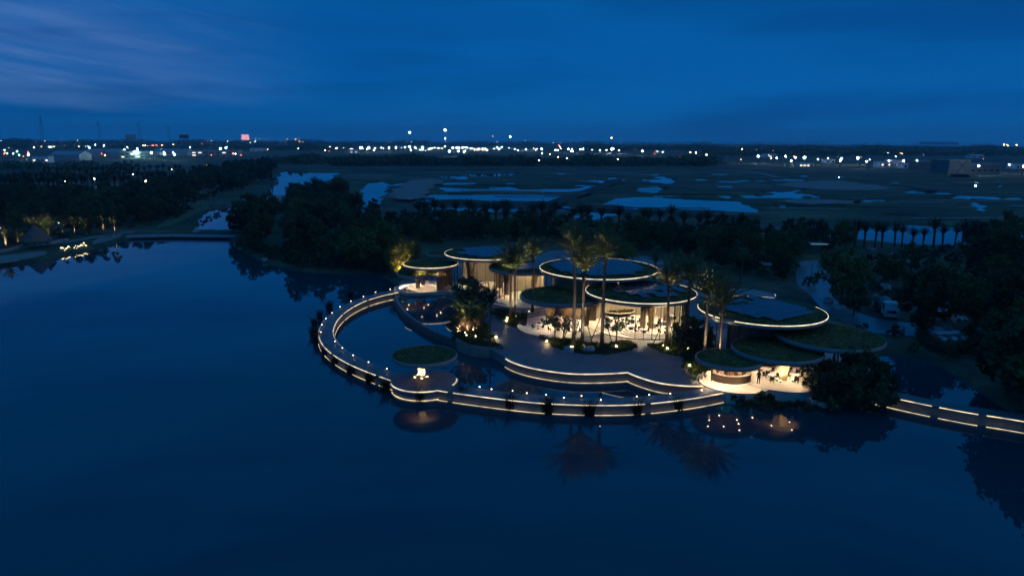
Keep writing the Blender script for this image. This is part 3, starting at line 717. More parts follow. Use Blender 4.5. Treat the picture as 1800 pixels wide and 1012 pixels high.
for a, q_ in ((215, 0.6), (255, 0.7), (290, 0.65), (325, 0.6), (40, 0.5), (140, 0.5)):
    column(tK, rKr * q_ * math.cos(R(a)), rKr * q_ * math.sin(R(a)), 1.2, 5.5, 0.14, 0.14, brown, False, 12)
tL_, cLr, rLr = pavilion('L', 'planted canopy on a flared golden column, front right above the dining terrace', 1366, 611.5, 5.2, 83, thick=0.6, lights=9, lightr=0.66)
lc = at(1376, 667, 1.43)
column(tL_, lc.x - cLr.x, lc.y - cLr.y, 1.42, 4.5, 0.5, 1.25, plaster)
tM, cMr, rMr = pavilion('M', 'lowest small planted canopy over the oval bar, front right', 1281, 628, 4.6, 60, thick=0.55, lights=9, lightr=0.72)
column(tM, 0.05 * rMr, 0.25 * rMr, 1.3, 4.0, 0.3, 0.3, brown, False); column(tM, -0.45 * rMr, 0.1 * rMr, 1.3, 4.0, 0.1, 0.1, brown, False)
# single canopy in the lake
tN, cN, rN = pavilion('N', 'single mushroom canopy on the round platform out in the lagoon', 746, 622, 4.45, 58.5, thick=0.5, lights=0)
nc = at(741, 664, 1.31)
column(tN, nc.x - cN.x, nc.y - cN.y, 1.31, 3.85, 0.46, 0.52, plaster)

# ------------------------------------------------------------------ ground spot fixtures
upb = MB().lathe([(0.10, 0), (0.10, 0.16), (0.13, 0.2), (0.13, 0.28), (0.10, 0.28)], 12).mesh('housing', dark_metal)
upl = MB().lathe([(0, 0.25), (0.11, 0.255)], 12, smooth=False).mesh('lens', SPOTL)
def uplight(x, y, z, tx, ty, tz, power, label, group, cone=60, col=(1, 0.72, 0.36)):
    o = thing('ground_spotlight', label, 'spotlight', (x, y, z), 0, group)
    link('housing', upb, o); link('lens', upl, o)
    ld = bpy.data.lights.new('spot_beam', 'SPOT'); ld.energy = power; ld.spot_size = R(cone); ld.spot_blend = 0.7; ld.color = col; ld.shadow_soft_size = 0.08
    lo = bpy.data.objects.new('spot_beam', ld); C.objects.link(lo); lo.parent = o; lo.location = (0, 0, 0.32)
    lo.rotation_euler = Vector((tx - x, ty - y, tz - z - 0.3)).to_track_quat('-Z', 'Y').to_euler()
    return o
# spots at the foot of the lake canopy's column
for dx, dy in ((-0.75, -0.5), (0.15, -0.85), (0.75, -0.25), (-0.5, 0.4)):
    uplight(nc.x + dx, nc.y + dy, 1.312, nc.x, nc.y, 5.0, 650, 'round floor spot at the foot of the lone canopy column', 'spots round the lone canopy column', 95)
for dx, dy in ((-0.9, -0.5), (-0.7, -1.0), (0.95, -0.75)):
    uplight(lc.x + dx, lc.y + dy, 1.432, lc.x, lc.y, 5.5, 480, 'round floor spot at the foot of the flared golden column', 'spots round the golden column', 95)

# ------------------------------------------------------------------ bar, tables, people
bc = at(1284, 668, 1.40)
ob = thing('oval_bar', 'oval bronze bar counter under the lowest front canopy', 'bar counter', (bc.x, bc.y, 1.40))
sx_ = 34.5 / 1200 * dep(1284, 668, 1.4)
def oval(name, prof, m, par, sy=0.78, a0=0, a1=2 * PI):
    mb = MB().lathe(prof, 48, a0=a0, a1=a1, closed=True, smooth=False); mb.v = [(x, y * sy, z) for x, y, z in mb.v]; return mb.build(name, m, par)
oval('counter_front', [(sx_ - 0.1, 0.12), (sx_, 0.12), (sx_, 1.05), (sx_ - 0.1, 1.05)], bronze, ob)
oval('plinth', [(sx_ - 0.3, 0.002), (sx_ - 0.12, 0.002), (sx_ - 0.12, 0.12), (sx_ - 0.3, 0.12)], emit('plinth_light', (1, .78, .5), 2.5), ob)
oval('counter_top', [(sx_ - 0.6, 1.054), (sx_ + 0.06, 1.054), (sx_ + 0.06, 1.12), (sx_ - 0.6, 1.12)], dark_stone, ob)
oval('back_counter', [(sx_ - 1.5, 0.002), (sx_ - 0.9, 0.002), (sx_ - 0.9, 0.9), (sx_ - 1.5, 0.9)], bronze, ob, 0.7, R(20), R(200))
MB().box(0.1, 0.45, 0.2, 0.55, 0.002, 2.0).build('service_tower', brown, ob)
# bottles and plates on the bar
bot = MB().lathe([(0.04, 0), (0.045, 0.2), (0.015, 0.26), (0.015, 0.33), (0, 0.33)], 8).mesh('bottle', white_paint)
for k in range(10):
    a = R(100 + k * 11); q_ = sx_ - 1.2
    o = link('bottle', bot, None, (bc.x + q_ * math.cos(a), bc.y + 0.7 * q_ * math.sin(a), 2.301), 0, 1.3); tag(o, 'pale bottle on the back counter inside the oval bar', 'bottle', 'bottles in the bar')

def table_mesh():
    return MB().lathe([(0, 0.72), (0.42, 0.72), (0.42, 0.76), (0, 0.76)], 20, smooth=False).mesh('table_top', white_paint), MB().tube([(0, 0, 0.02), (0, 0, 0.72)], 0.04, 8).mesh('table_stem', dark_metal), MB().lathe([(0, 0), (0.26, 0), (0.26, 0.025), (0, 0.03)], 16, smooth=False).mesh('table_foot', dark_metal)
tm = table_mesh()
cs = MB().box(-0.23, 0.23, -0.23, 0.23, 0.40, 0.47).mesh('seat', upholst)
cb_ = MB().lathe([(0.23, 0.475), (0.27, 0.475), (0.29, 0.85), (0.25, 0.85)], 10, a0=R(20), a1=R(160), closed=True).mesh('backrest', upholst)
clg = MB().tube([(0, 0, 0), (0, 0, 0.40)], 0.018, 6).mesh('leg', dark_metal)
def table(x, y, z, label, group, s=1.0):
    o = thing('dining_table', label, 'table', (x, y, z), 0, group); o.scale = (s, s, 1)
    link('table_top', tm[0], o); link('table_stem', tm[1], o); link('table_foot', tm[2], o); return o
def chair(x, y, z, rz, label, group):
    o = thing('dining_chair', label, 'chair', (x, y, z), rz, group)
    link('seat', cs, o); link('backrest', cb_, o)
    for a, b_ in ((-.19, -.19), (.19, -.19), (-.19, .19), (.19, .19)): link('leg', clg, o, (a, b_, 0))
    return o
def setting(x, y, z, where, group, k=4, s=1.0, rot=0.3):
    table(x, y, z, 'round white table ' + where, 'tables ' + group, s)
    for i in range(k):
        a = rot + 2 * PI * i / k
        chair(x + math.cos(a) * 0.85 * s, y + math.sin(a) * 0.85 * s, z, a - PI / 2, 'dark chair pulled up to a table ' + where, 'chairs ' + group)
for px, py in ((1398, 668), (1412, 676), (1347, 658), (1400, 655), (1355, 668)):
    p = at(px, py, 1.43); setting(p.x, p.y, 1.434, 'on the dining terrace by the golden column', 'on the front terrace', 3)
for px, py in ((1093, 572), (1112, 568), (1150, 575), (1166, 572), (1106, 580), (1128, 586), (1180, 562), (1075, 580), (1170, 588)):
    p = at(px, py, 1.5); setting(p.x, p.y, 1.504, 'inside the glass-walled restaurant', 'in the restaurant', 4, 1.1, px)
for px, py in ((946, 578), (962, 570), (975, 583), (992, 573), (1010, 588)):
    p = at(px, py, 1.46); setting(p.x, p.y, 1.464, 'on the terrace under the dark canopy', 'on the left terrace', 3, 1.0, px)
for px, py in ((712, 492), (720, 489), (752, 493), (780, 500)):
    p = at(px, py, 1.47); setting(p.x, p.y, 1.51, 'behind the fountain basin', 'behind the fountain', 3, 1.0, px)

# round planted counter inside the restaurant
pcn = at(1085, 552, 1.5); prr = 30 / 1200 * dep(1085, 552, 1.5)
rb = thing('round_planter_bar', 'round raised planter with glowing green top inside the restaurant', 'planter', (pcn.x, pcn.y, 1.504))
MB().lathe([(prr * 0.7, 0), (prr * 0.8, 0.5), (prr, 0.75), (prr, 0.9), (prr - 0.12, 0.9), (prr - 0.12, 0.8)], 40).build('bowl', bronze, rb)
MB().lathe([(prr - 0.12, 0.82), (0, 0.86)], 40).build('bed', soil, rb)
gb = MB(); rg = random.Random(5)
for _ in range(700):
    rad = (prr - 0.2) * math.sqrt(rg.random()); a = rg.uniform(0, 2 * PI); x, y = rad * math.cos(a), rad * math.sin(a); s = rg.uniform(.06, .16); h = rg.uniform(.1, .35)
    gb.add([(x - s, y, .82), (x + s, y, .82), (x + rg.uniform(-.1, .1), y + rg.uniform(-.1, .1), .82 + h)], [(0, 1, 2)])
o = gb.build('planting', grassm, rb); o['kind'] = 'stuff'
MB().lathe([(prr + 0.004, 0.83), (prr + 0.02, 0.83), (prr + 0.02, 0.86), (prr + 0.004, 0.86)], 40, closed=True, smooth=False).build('led_strip', LEDW, rb)
for px, py, rr_ in ((1185, 556, 20),):
    p = at(px, py, 1.5); r_ = rr_ / 1200 * dep(px, py, 1.5)
    o = thing('serving_island', 'round pale serving island behind the restaurant columns', 'counter', (p.x, p.y, 1.504))
    MB().lathe([(r_ * 0.85, 0), (r_ * 0.85, 0.85)], 32).build('counter_body', beige, o); MB().lathe([(0, 0.9), (r_, 0.9), (r_, 0.85), (0, 0.85)], 32, smooth=False).build('counter_top', white_paint, o)

def person(px, py, z, label, rz=0.0, step=0.12):
    # one continuous skinned figure
    p = at(px, py, z)
    J = {'pel': (0, 0, .95), 'chest': (0, .01, 1.30), 'neck': (0, .01, 1.48), 'head': (0, -.02, 1.60), 'top': (0, -.01, 1.72),
         'hl': (-.09, 0, .90), 'kl': (-.10, -.06, .50), 'al': (-.10, step * .2, .09), 'tl': (-.11, -.14 + step * .2, .04),
         'hr': (.09, 0, .90), 'kr': (.11, -.02, .50), 'ar': (.13, step, .09), 'tr': (.14, -.12 + step, .04),
         'sl': (-.18, .01, 1.40), 'el': (-.25, .04, 1.14), 'wl': (-.20, -.10, .93), 'fl': (-.19, -.15, .86),
         'sr': (.18, .01, 1.40), 'er': (.27, .02, 1.14), 'wr': (.24, -.12, .96), 'fr': (.22, -.17, .89)}
    Rr = dict(pel=.15, chest=.16, neck=.06, head=.10, top=.06, hl=.10, kl=.065, al=.05, tl=.035, hr=.10, kr=.065, ar=.05, tr=.035, sl=.07, el=.045, wl=.033, fl=.03, sr=.07, er=.045, wr=.033, fr=.03)
    E = [('pel', 'chest'), ('chest', 'neck'), ('neck', 'head'), ('head', 'top')]
    for s in 'lr': E += [('pel', 'h' + s), ('h' + s, 'k' + s), ('k' + s, 'a' + s), ('a' + s, 't' + s), ('chest', 's' + s), ('s' + s, 'e' + s), ('e' + s, 'w' + s), ('w' + s, 'f' + s)]
    ks = list(J); m = bpy.data.meshes.new('person'); m.from_pydata([J[k] for k in ks], [(ks.index(a), ks.index(b_)) for a, b_ in E], [])
    m.materials.append(cloth)
    o = bpy.data.objects.new('person', m); C.objects.link(o); o.location = (p.x, p.y, z); o.rotation_euler = (0, 0, rz)
    sk = o.modifiers.new('skin', 'SKIN')
    if not m.skin_vertices: m.skin_vertices.new(name='')
    for i, k in enumerate(ks): m.skin_vertices[0].data[i].radius = (Rr[k], Rr[k] * (0.7 if k in ('pel', 'chest') else 1))
    m.skin_vertices[0].data[0].use_root = True
    ss = o.modifiers.new('sub', 'SUBSURF'); ss.levels = 1; ss.render_levels = 2
    tag(o, label, 'person'); 
    hd = MB().lathe([(0, 1.52), (.055, 1.54), (.08, 1.60), (.085, 1.66), (.07, 1.73), (0, 1.76)], 12); hd.v = [(x, y - .02, zz) for x, y, zz in hd.v]
    hd.build('face', skin, o)
    hr_ = MB().lathe([(.10, 1.62), (.105, 1.69), (.08, 1.76), (0, 1.79)], 12); hr_.v = [(x, y + .012, zz) for x, y, zz in hr_.v]; hr_.build('hair', cloth, o)
    return o
person(1333, 674.5, 1.434, 'person in dark clothes standing on the lit floor beside the oval bar', 2.6)

# ------------------------------------------------------------------ vegetation prototypes
def quad(mb, c, s, rg, flat=0.0, asp=0.6):
    u = Vector((rg.gauss(0, 1), rg.gauss(0, 1), rg.gauss(0, 1) * (1 - flat))).normalized()
    v = u.cross(Vector((rg.gauss(0, 1), rg.gauss(0, 1), rg.gauss(0, 1)))).normalized() * asp
    c = Vector(c)
    mb.add([c - u * s, c + v * s, c + u * s, c - v * s], [(0, 1, 2, 3)])
def broadleaf(seed, h, cr, ch, nclump, nleaf, ls, trunk_r, lmat, low=0.3, sparse=False, name='tree'):
    rg = random.Random(seed); tr = MB(); cr_ = MB()
    th = h - ch * 0.55
    lean = Vector((rg.uniform(-.06, .06) * h, rg.uniform(-.06, .06) * h, 0))
    pts = [Vector((0, 0, -0.3)), Vector((0, 0, 0.15)) + lean * .05, lean * .4 + Vector((0, 0, th * .5)), lean + Vector((0, 0, th))]
    tr.tube(pts, [trunk_r * 1.5, trunk_r * 1.1, trunk_r * .8, trunk_r * .5], 8)
    cc = lean + Vector((0, 0, h - ch * 0.5))
    for k in range(nclump):
        while True:
            p = Vector((rg.uniform(-1, 1), rg.uniform(-1, 1), rg.uniform(-1, 1)))
            if 0.25 < p.length < 1: break
        if p.length < 0.55 and rg.random() < .5: p = p.normalized() * rg.uniform(.6, .98)
        taper = 1.0 if p.z < 0.2 else 1 - 0.35 * (p.z - 0.2)
        c = cc + Vector((p.x * cr * taper, p.y * cr * taper, p.z * ch * .5))
        rad = rg.uniform(.16, .30) * cr * (0.75 if sparse else 1)
        if k % (1 if sparse else 3) == 0:
            st = pts[2].lerp(pts[3], rg.uniform(.2, 1)) if not sparse else pts[1].lerp(pts[3], rg.uniform(.3, 1))
            mid = st.lerp(c, .5) + Vector((0, 0, .08 * ch))
            tr.tube([st, mid, c], [trunk_r * .35, trunk_r * .22, trunk_r * .08], 5, False)
        for _ in range(nleaf):
            d = Vector((rg.gauss(0, 1), rg.gauss(0, 1), rg.gauss(0, .8))).normalized() * rad * rg.uniform(.45, 1.1)
            quad(cr_, c + d, ls * rg.uniform(.6, 1.3), rg)
    return [('trunk', tr.mesh(name + '_trunk', bark)), ('crown', cr_.mesh(name + '_crown', lmat))]
def palm(seed, th, nf, fl, up, trunk_r, lmat, tied=0.5, droop=1.0, leaflets=16, lw=0.07, stakes=False):
    rg = random.Random(seed); tr = MB(); cr_ = MB()
    bend = Vector((rg.uniform(-.15, .15), rg.uniform(-.15, .15), 0))
    K = 12; pts = []; rad = []
    for k in range(K + 1):
        t_ = k / K; pts.append(bend * (t_ ** 1.6) * 2 + Vector((0, 0, -0.3 + (th + .3) * t_)))
        rad.append(trunk_r * (1.45 if k == 0 else 1.15 if k == 1 else 1 - .25 * t_) * (1.04 if k % 2 else 0.97))
    rad[-1] *= 1.2; rad[-2] *= 1.15
    tr.tube(pts, rad, 10)
    top = pts[-1]
    # cut frond stubs below the crown
    for k in range(22):
        a = k * 2.4; zz = th - rg.uniform(0.05, 1.2); r0 = trunk_r * .8
        b0 = top + Vector((math.cos(a) * r0, math.sin(a) * r0, zz - th))
        tr.tube([b0, b0 + Vector((math.cos(a) * .22, math.sin(a) * .22, .28))], [.05, .03], 4)
    for k in range(nf):
        a = k * 2.39996 + rg.uniform(-.2, .2); f = k / max(1, nf - 1)
        el0 = R(88) - (1 - up) * f * R(95) - rg.uniform(0, R(12)); L_ = fl * rg.uniform(.82, 1.1)
        p = top + Vector((0, 0, -.1)); ang = el0; spine = [p.copy()]; S = 9
        ax = Vector((math.cos(a), math.sin(a), 0)); sidev = Vector((-math.sin(a), math.cos(a), 0))
        for s_ in range(S):
            ang -= droop * R(1.0 + 6.5 * (s_ / S) ** 1.5) * (0.6 + 0.8 * f) * rg.uniform(.7, 1.3)
            p = p + (ax * math.cos(ang) + Vector((0, 0, math.sin(ang)))) * (L_ / S); spine.append(p.copy())
        cr_.tube(spine, [.045 * (1 - .09 * i) for i in range(S + 1)], 3, False)
        for j in range(leaflets):
            t_ = 0.12 + 0.88 * j / leaflets; x = t_ * S; i = min(int(x), S - 1); q_ = spine[i].lerp(spine[i + 1], x - i)
            tn = (spine[i + 1] - spine[i]).normalized(); nrm = tn.cross(sidev)
            ll = fl * .17 * math.sin(PI * (0.12 + 0.8 * t_)) * rg.uniform(.8, 1.15)
            for sd in (-1, 1):
                d = (sidev * sd * .62 + tn * .75 + nrm * rg.uniform(-.25, .35)).normalized() * ll
                wv = tn * lw
                cr_.add([q_ - wv * .5, q_ + wv * .5, q_ + d * .6 + wv * .4 - Vector((0, 0, .03)), q_ + d - Vector((0, 0, .1 * ll * 2))], [(0, 1, 2, 3)])
    out = [('trunk', tr.mesh('palm_trunk', palmbark)), ('crown', cr_.mesh('palm_crown', lmat))]
    if stakes:
        for a in (0.4, 2.5, 4.6):
            m = MB().tube([(math.cos(a) * 2.0, math.sin(a) * 2.0, -0.2), (math.cos(a) * .28, math.sin(a) * .28, 4.6)], .05, 6).mesh('prop', bark)
            out.append(('support_pole', m))
    return out
def bladeclump(seed, n, h, spread, width, m, name, lean=.5):
    rg = random.Random(seed); mb = MB()
    for _ in range(n):
        a = rg.uniform(0, 2 * PI); r0 = spread * math.sqrt(rg.random()); b0 = Vector((r0 * math.cos(a), r0 * math.sin(a), -.15))
        hh = h * rg.uniform(.55, 1.1); b = rg.uniform(0, 2 * PI); ln = rg.uniform(.1, lean) * hh; d = Vector((math.cos(b) * ln, math.sin(b) * ln, 0)); w_ = Vector((-math.sin(b), math.cos(b), 0)) * width
        m1 = b0 + d * .3 + Vector((0, 0, hh * .6)); tip = b0 + d + Vector((0, 0, hh))
        mb.add([b0 - w_, b0 + w_, m1 + w_ * .8, m1 - w_ * .8, tip], [(0, 1, 2, 3), (3, 2, 4)])
    return mb.mesh(name, m)
def fanpalm(seed, h, nl, ll, m):
    # traveller's palm / banana-like plant: upright stems with long paddle leaves
    rg = random.Random(seed); st = MB(); lf = MB()
    for k in range(nl):
        a = rg.uniform(0, 2 * PI); el0 = R(rg.uniform(48, 84)); base = Vector((rg.uniform(-.3, .3), rg.uniform(-.3, .3), -.1))
        ax = Vector((math.cos(a), math.sin(a), 0)); sd = Vector((-math.sin(a), math.cos(a), 0)); hs = h * rg.uniform(.45, .75)
        p = base; ang = el0; sp = [p.copy()]
        for i in range(4): p = p + (ax * math.cos(ang) + Vector((0, 0, math.sin(ang)))) * hs / 4; sp.append(p.copy())
        st.tube(sp, [.07, .06, .05, .04, .03], 5)
        wl = ll * .16; prev = None
        for i in range(7):
            t_ = i / 6; wdt = wl * math.sin(PI * min(1, .12 + t_ * .86)); c_ = p
            row = [c_ + sd * wdt + Vector((0, 0, .25 * wdt)), c_, c_ - sd * wdt + Vector((0, 0, .25 * wdt))]
            if prev: lf.add(prev + row, [(0, 1, 4, 3), (1, 2, 5, 4)])
            prev = row; ang -= R(11); p = p + (ax * math.cos(ang) + Vector((0, 0, math.sin(ang)))) * ll / 6
    return [('stem', st.mesh('stem', palmbark)), ('leaves', lf.mesh('leaves', m))]
def rockmesh(seed):
    rg = random.Random(seed); mb = MB(); n, k = 12, 7; vs = []; fs = []
    ph = [rg.uniform(0, 6) for _ in range(6)]
    for i in range(k + 1):
        t_ = PI * i / k
        for j in range(n):
            a = 2 * PI * j / n; q_ = 1 + .18 * math.sin(2 * a + ph[0] + t_) + .12 * math.sin(3 * a + ph[1] - 2 * t_) + .08 * math.sin(5 * t_ + ph[2] + a)
            vs.append((q_ * math.sin(t_) * math.cos(a), q_ * math.sin(t_) * math.sin(a) * .8, .62 * q_ * math.cos(t_) + .2))
    for i in range(k):
        for j in range(n): fs.append((i * n + j, (i + 1) * n + j, (i + 1) * n + (j + 1) % n, i * n + (j + 1) % n))
    mb.add(vs, fs); return mb.mesh('boulder', rockm)
def plant(name, parts, label, cat, x, y, z, s=1.0, rz=None, group=None, sz=None):
    o = thing(name, label, cat, (x, y, z), rnd.uniform(0, 6.28) if rz is None else rz, group)
    o.scale = (s, s, sz or s)
    for n_, m in parts: link(n_, m, o)
    return o
TB = [broadleaf(10 + i, 8.5, [3.3, 2.9, 3.9, 2.7][i], [7.4, 7.6, 7.0, 7.8][i], [50, 46, 56, 44][i], 44, .30, .22, [leaf, leaf, leaf2, leaf][i]) for i in range(4)]
TFAR = [broadleaf(30 + i, 8.5, 2.9 + .4 * i, 7.6, 30, 26, .50, .24, leaf) for i in range(3)]
TSP = [broadleaf(50 + i, 4.6, 2.2, 2.6, 26, 26, .15, .10, leaf, sparse=True) for i in range(2)]
TCL = broadleaf(60, 8.6, 2.0, 7.6, 40, 60, .3, .2, leaf)      # dense clipped oval tree
TBUSH = [broadleaf(70 + i, 2.3, 1.7, 2.2, 18, 44, .17, .08, leaf) for i in range(2)]
TSL = [broadleaf(80 + i, 7.5, 1.4, 4.6, 16, 28, .34, .10, leaf) for i in range(2)]
PDARK = [palm(100 + i, 4.2 + .4 * i, 26, 4.0, .60, .34, darkfrond, leaflets=11, lw=.18) for i in range(3)]
PFAR = [palm(110 + i, 6.5, 18, 3.6, .7, .28, darkfrond, leaflets=7, lw=.34) for i in range(2)]
REED = [bladeclump(200 + i, 110, 1.8, .42, .03, reedm, 'reeds', .8) for i in range(3)]
GR = [bladeclump(210 + i, 130, .55, .75, .03, grassm, 'blades', .8) for i in range(3)]
FERN = [bladeclump(220 + i, 70, 1.0, .5, .06, leaf2, 'leaves', 1.0) for i in range(2)]
ROCK = [rockmesh(300 + i) for i in range(4)]

def inpoly(x, y, P):
    c = False; n = len(P)
    for i in range(n):
        (x1, y1), (x2, y2) = P[i], P[i - 1]
        if (y1 > y) != (y2 > y) and x < (x2 - x1) * (y - y1) / (y2 - y1) + x1: c = not c
    return c
PLZ = west[:-1] + edge[:-1] + edge2 + back
FLOORS = [(cL, rL), (cM, rM), (cK, rK), (cI, rI)]
placed = []
KEEP = [(at(1566, 575, LAND), 4.5), (at(1566, 561, LAND), 4), (at(1566, 590, LAND), 3.5), (at(1348, 470, LAND), 4), (at(1348, 478, LAND), 4), (at(1668, 600, LAND), 4.5), (at(1435, 500, LAND), 5), (at(1430, 475, LAND), 5), (at(1520, 562, LAND), 4)]
def scatter(px_poly, n, protos, name, label, cat, group, hr, gap, seed, margin=2.0, avoid=True):
    rg = random.Random(seed); P = W2(px_poly, LAND); xs = [p[0] for p in P]; ys = [p[1] for p in P]; got = 0
    cand = []
    for _ in range(n * 30):
        x, y = rg.uniform(min(xs), max(xs)), rg.uniform(min(ys), max(ys))
        if inpoly(x, y, P): cand.append((x, y))
    if not cand: return
    A = np.array(cand); sd = landsd(A[:, 0], A[:, 1])
    for (x, y), d in zip(cand, sd):
        if d < margin or got >= n: continue
        if avoid and inpoly(x, y, PLZ): continue
        if avoid and any(math.hypot(x - c.x, y - c.y) < r + 1 for c, r in FLOORS): continue
        if any(math.hypot(x - c.x, y - c.y) < r_ for c, r_ in KEEP): continue
        if any((x - a) ** 2 + (y - b_) ** 2 < gap * gap for a, b_ in placed): continue
        placed.append((x, y)); got += 1
        s = rg.uniform(*hr)
        plant(name, rg.choice(protos), label, cat, x, y, LAND - .05, s * rg.uniform(.85, 1.2), rg.uniform(0, 6.28), group, s)

# --- tall lit palms of the plaza: (x, base y, base z, trunk height, lit power, label)
tall = [(1008, 607, 14.2, 'tallest date palm, leftmost of the three on the central island'), (1023, 606, 11.0, 'shorter date palm standing between the two tall ones on the central island'),
        (1058, 608, 13.3, 'tall date palm, rightmost of the three on the central island'), (897, 560, 8.6, 'left palm of the pair beside the tall glass wall'), (905, 556, 9.2, 'right palm of the pair beside the tall glass wall'),
        (936, 548, 9.6, 'palm rising behind the dark terrace canopy, right of the palm pair'), (1171, 607, 9.3, 'palm in front of the restaurant glass, right of the steps'), (1204, 612, 10.1, 'palm at the right end of the restaurant glass wall'),
        (1238, 636, 9.6, 'palm with glowing trunk left of the large right roof'), (1263, 648, 8.7, 'short palm with brightly lit trunk against the large right roof')]
for i, (px, py, th, lab) in enumerate(tall):
    p = at(px, py, DK)
    pp = palm(400 + i, th, 40, 5.2 if i < 3 else 4.7, [.42, .62, .40, .42, .45, .5, .42, .40, .38, .32][i], .27 if i < 3 else .23, frondm, leaflets=18, lw=.125, stakes=i in (0, 1, 2, 6, 7))
    plant('date_palm', pp, lab, 'palm tree', p.x, p.y, DK, 1.0, i * 1.1)
    a = -1.9 + .5 * math.sin(i * 2)
    uplight(p.x + 1.1 * math.cos(a), p.y + 1.1 * math.sin(a), DK + (.02 if i < 8 else .5), p.x, p.y, DK + th * 1.0, 5200 if i < 3 else 4000, 'small ground spotlight at the foot of a plaza palm', 'spotlights under the plaza palms', 46, (1, .86, .58))

# --- planting islands on the plaza: soil mound, grass, glowing low lamps, boulders
def island(name, px_list, label, ntuft, seed, protos=None, h=.22):
    pts = spline(W2(px_list, DK), 6, True); t = thing(name, label, 'planting bed')
    MB().prism(pts, DK - .1, DK + h * .4).build('soil', soil, t)
    P = np.array(pts); rg = random.Random(seed); k = 0
    for _ in range(ntuft * 12):
        if k >= ntuft: break
        x, y = rg.uniform(P[:, 0].min(), P[:, 0].max()), rg.uniform(P[:, 1].min(), P[:, 1].max())
        if inpoly(x, y, pts): link('grass_clump', rg.choice(protos or GR), t, (x, y, DK + h * .3), rg.uniform(0, 6), rg.uniform(.8, 1.3)); k += 1
    return t
island('planting_island', [(950, 594), (965, 603), (990, 614), (1020, 621), (1060, 622), (1090, 619), (1112, 609), (1100, 601), (1060, 606), (1030, 603), (1000, 600), (972, 594)], 'long planted island with palms, boulders and glowing lamps in the plaza', 110, 1)
island('planting_island', [(1140, 606), (1165, 619), (1192, 626), (1222, 628), (1245, 615), (1250, 590), (1225, 580), (1205, 590), (1185, 602)], 'planted island with dark shrubs between restaurant and right canopies', 100, 2)
island('planting_island', [(868, 548), (880, 560), (895, 572), (912, 575), (918, 566), (908, 552), (890, 545)], 'small grassy island around the palm pair', 45, 3)
island('planting_island', [(798, 572), (800, 590), (812, 602), (836, 609), (862, 611), (872, 602), (862, 588), (846, 570), (826, 552), (806, 548)], 'raised island bed of tropical plants at the pool edge', 90, 4, GR + FERN)
island('planting_island', [(1203, 640), (1212, 652), (1226, 660), (1240, 652), (1250, 640), (1235, 633), (1215, 632)], 'small grass patch with a lamp left of the oval bar', 40, 5)
# stone kerb of the tropical bed
kp = resample(spline(W2([(803, 594), (810, 602), (835, 610.5), (863, 613)], DK), 6), .7)
o = MB().sweep(kp, [(-.25, DK + .22), (.25, DK + .22), (.3, -.6), (-.3, -.6)]).build('bed_wall', wall_stone); tag(o, 'curved stone retaining wall of the tropical bed at the pool edge', 'wall')
# low glowing garden lamps
lampb = MB().tube([(0, 0, 0), (0, 0, .35)], .035, 6).mesh('post', dark_metal)
laml = MB().lathe([(0, .32), (.10, .33), (.13, .40), (.09, .48), (0, .5)], 12).mesh('lens', emit('garden_lamp', (1, .74, .30), 90))
lamh = MB().lathe([(0, .56), (.17, .53), (.24, .50), (.24, .49), (0, .52)], 14).mesh('hood', dark_metal)
for px, py in ((961, 604), (1005, 614), (1083, 613), (1173, 617), (890, 568), (872, 597), (1212, 647)):
    p = at(px, py, DK)
    o = thing('garden_lamp', 'low yellow lamp glowing in the grass beside the plaza', 'garden lamp', (p.x, p.y, DK + .05), 0, 'yellow garden lamps round the plaza')
    link('post', lampb, o); link('lens', laml, o); link('hood', lamh, o)
for px, py in ((808, 580), (809, 588), (820, 596), (836, 598), (838, 584)):
    p = at(px, py, DK)
    o = thing('garden_lamp', 'small warm lamp among the tropical plants at the pool edge', 'garden lamp', (p.x, p.y, DK + .08), 0, 'lamps in the tropical bed')
    link('post', lampb, o); link('lens', pll, o, (0, 0, .1), 0, 1.5)
# tropical plants of the pool-edge bed
for i, (px, py, h, lab) in enumerate([(812, 588, 5.2, 'traveller palm with golden lit stem at the left of the pool-edge bed'), (824, 590, 6.2, 'large traveller palm lit from below in the middle of the pool-edge bed'), (838, 585, 6.0, 'traveller palm with lit paddle leaves at the right of the pool-edge bed'),
                              (826, 566, 7.0, 'tall dark paddle-leaved plant at the back of the pool-edge bed'), (804, 566, 3.4, 'low dark palm-like plant by the pool in the pool-edge bed'), (848, 572, 4.6, 'dark paddle-leaved plant beside the slim palm')]):
    p = at(px, py, DK); plant('traveller_palm', fanpalm(500 + i, h, 15, h * .42, leaf2 if i < 3 else leaf), lab, 'plant', p.x, p.y, DK + .05, 1.0, i)
    if i < 3: uplight(p.x - .5, p.y - .7, DK + .5, p.x, p.y, DK + 4, 1100, 'small spotlight under a traveller palm at the pool edge', 'spotlights in the pool-edge bed', 95)
p = at(861, 612, DK); plant('slim_palm', palm(520, 6.8, 22, 2.9, .3, .12, darkfrond, leaflets=14, lw=.12), 'slim dark palm standing at the corner of the pool-edge bed', 'palm tree', p.x, p.y, DK)
for i, (px, py, s) in enumerate(((822, 548, 1.0), (842, 552, .9))):
    p = at(px, py, DK); plant('broadleaf_tree', TB[i], ['dark leafy tree hiding the left rear pavilion', 'smaller dark leafy tree right of the first behind the pool bed'][i], 'tree', p.x, p.y, DK, s * .78)
for i, (px, py, lab) in enumerate(((975, 598, 'open dark-leaved small tree at the left end of the palm island'), (990, 600, 'second open small tree left of the tallest palm'), (1083, 604, 'open small tree silhouetted against the lit restaurant floor'))):
    p = at(px, py, DK); plant('small_tree', TSP[i % 2], lab, 'tree', p.x, p.y, DK, 1.0 if i != 1 else .9)
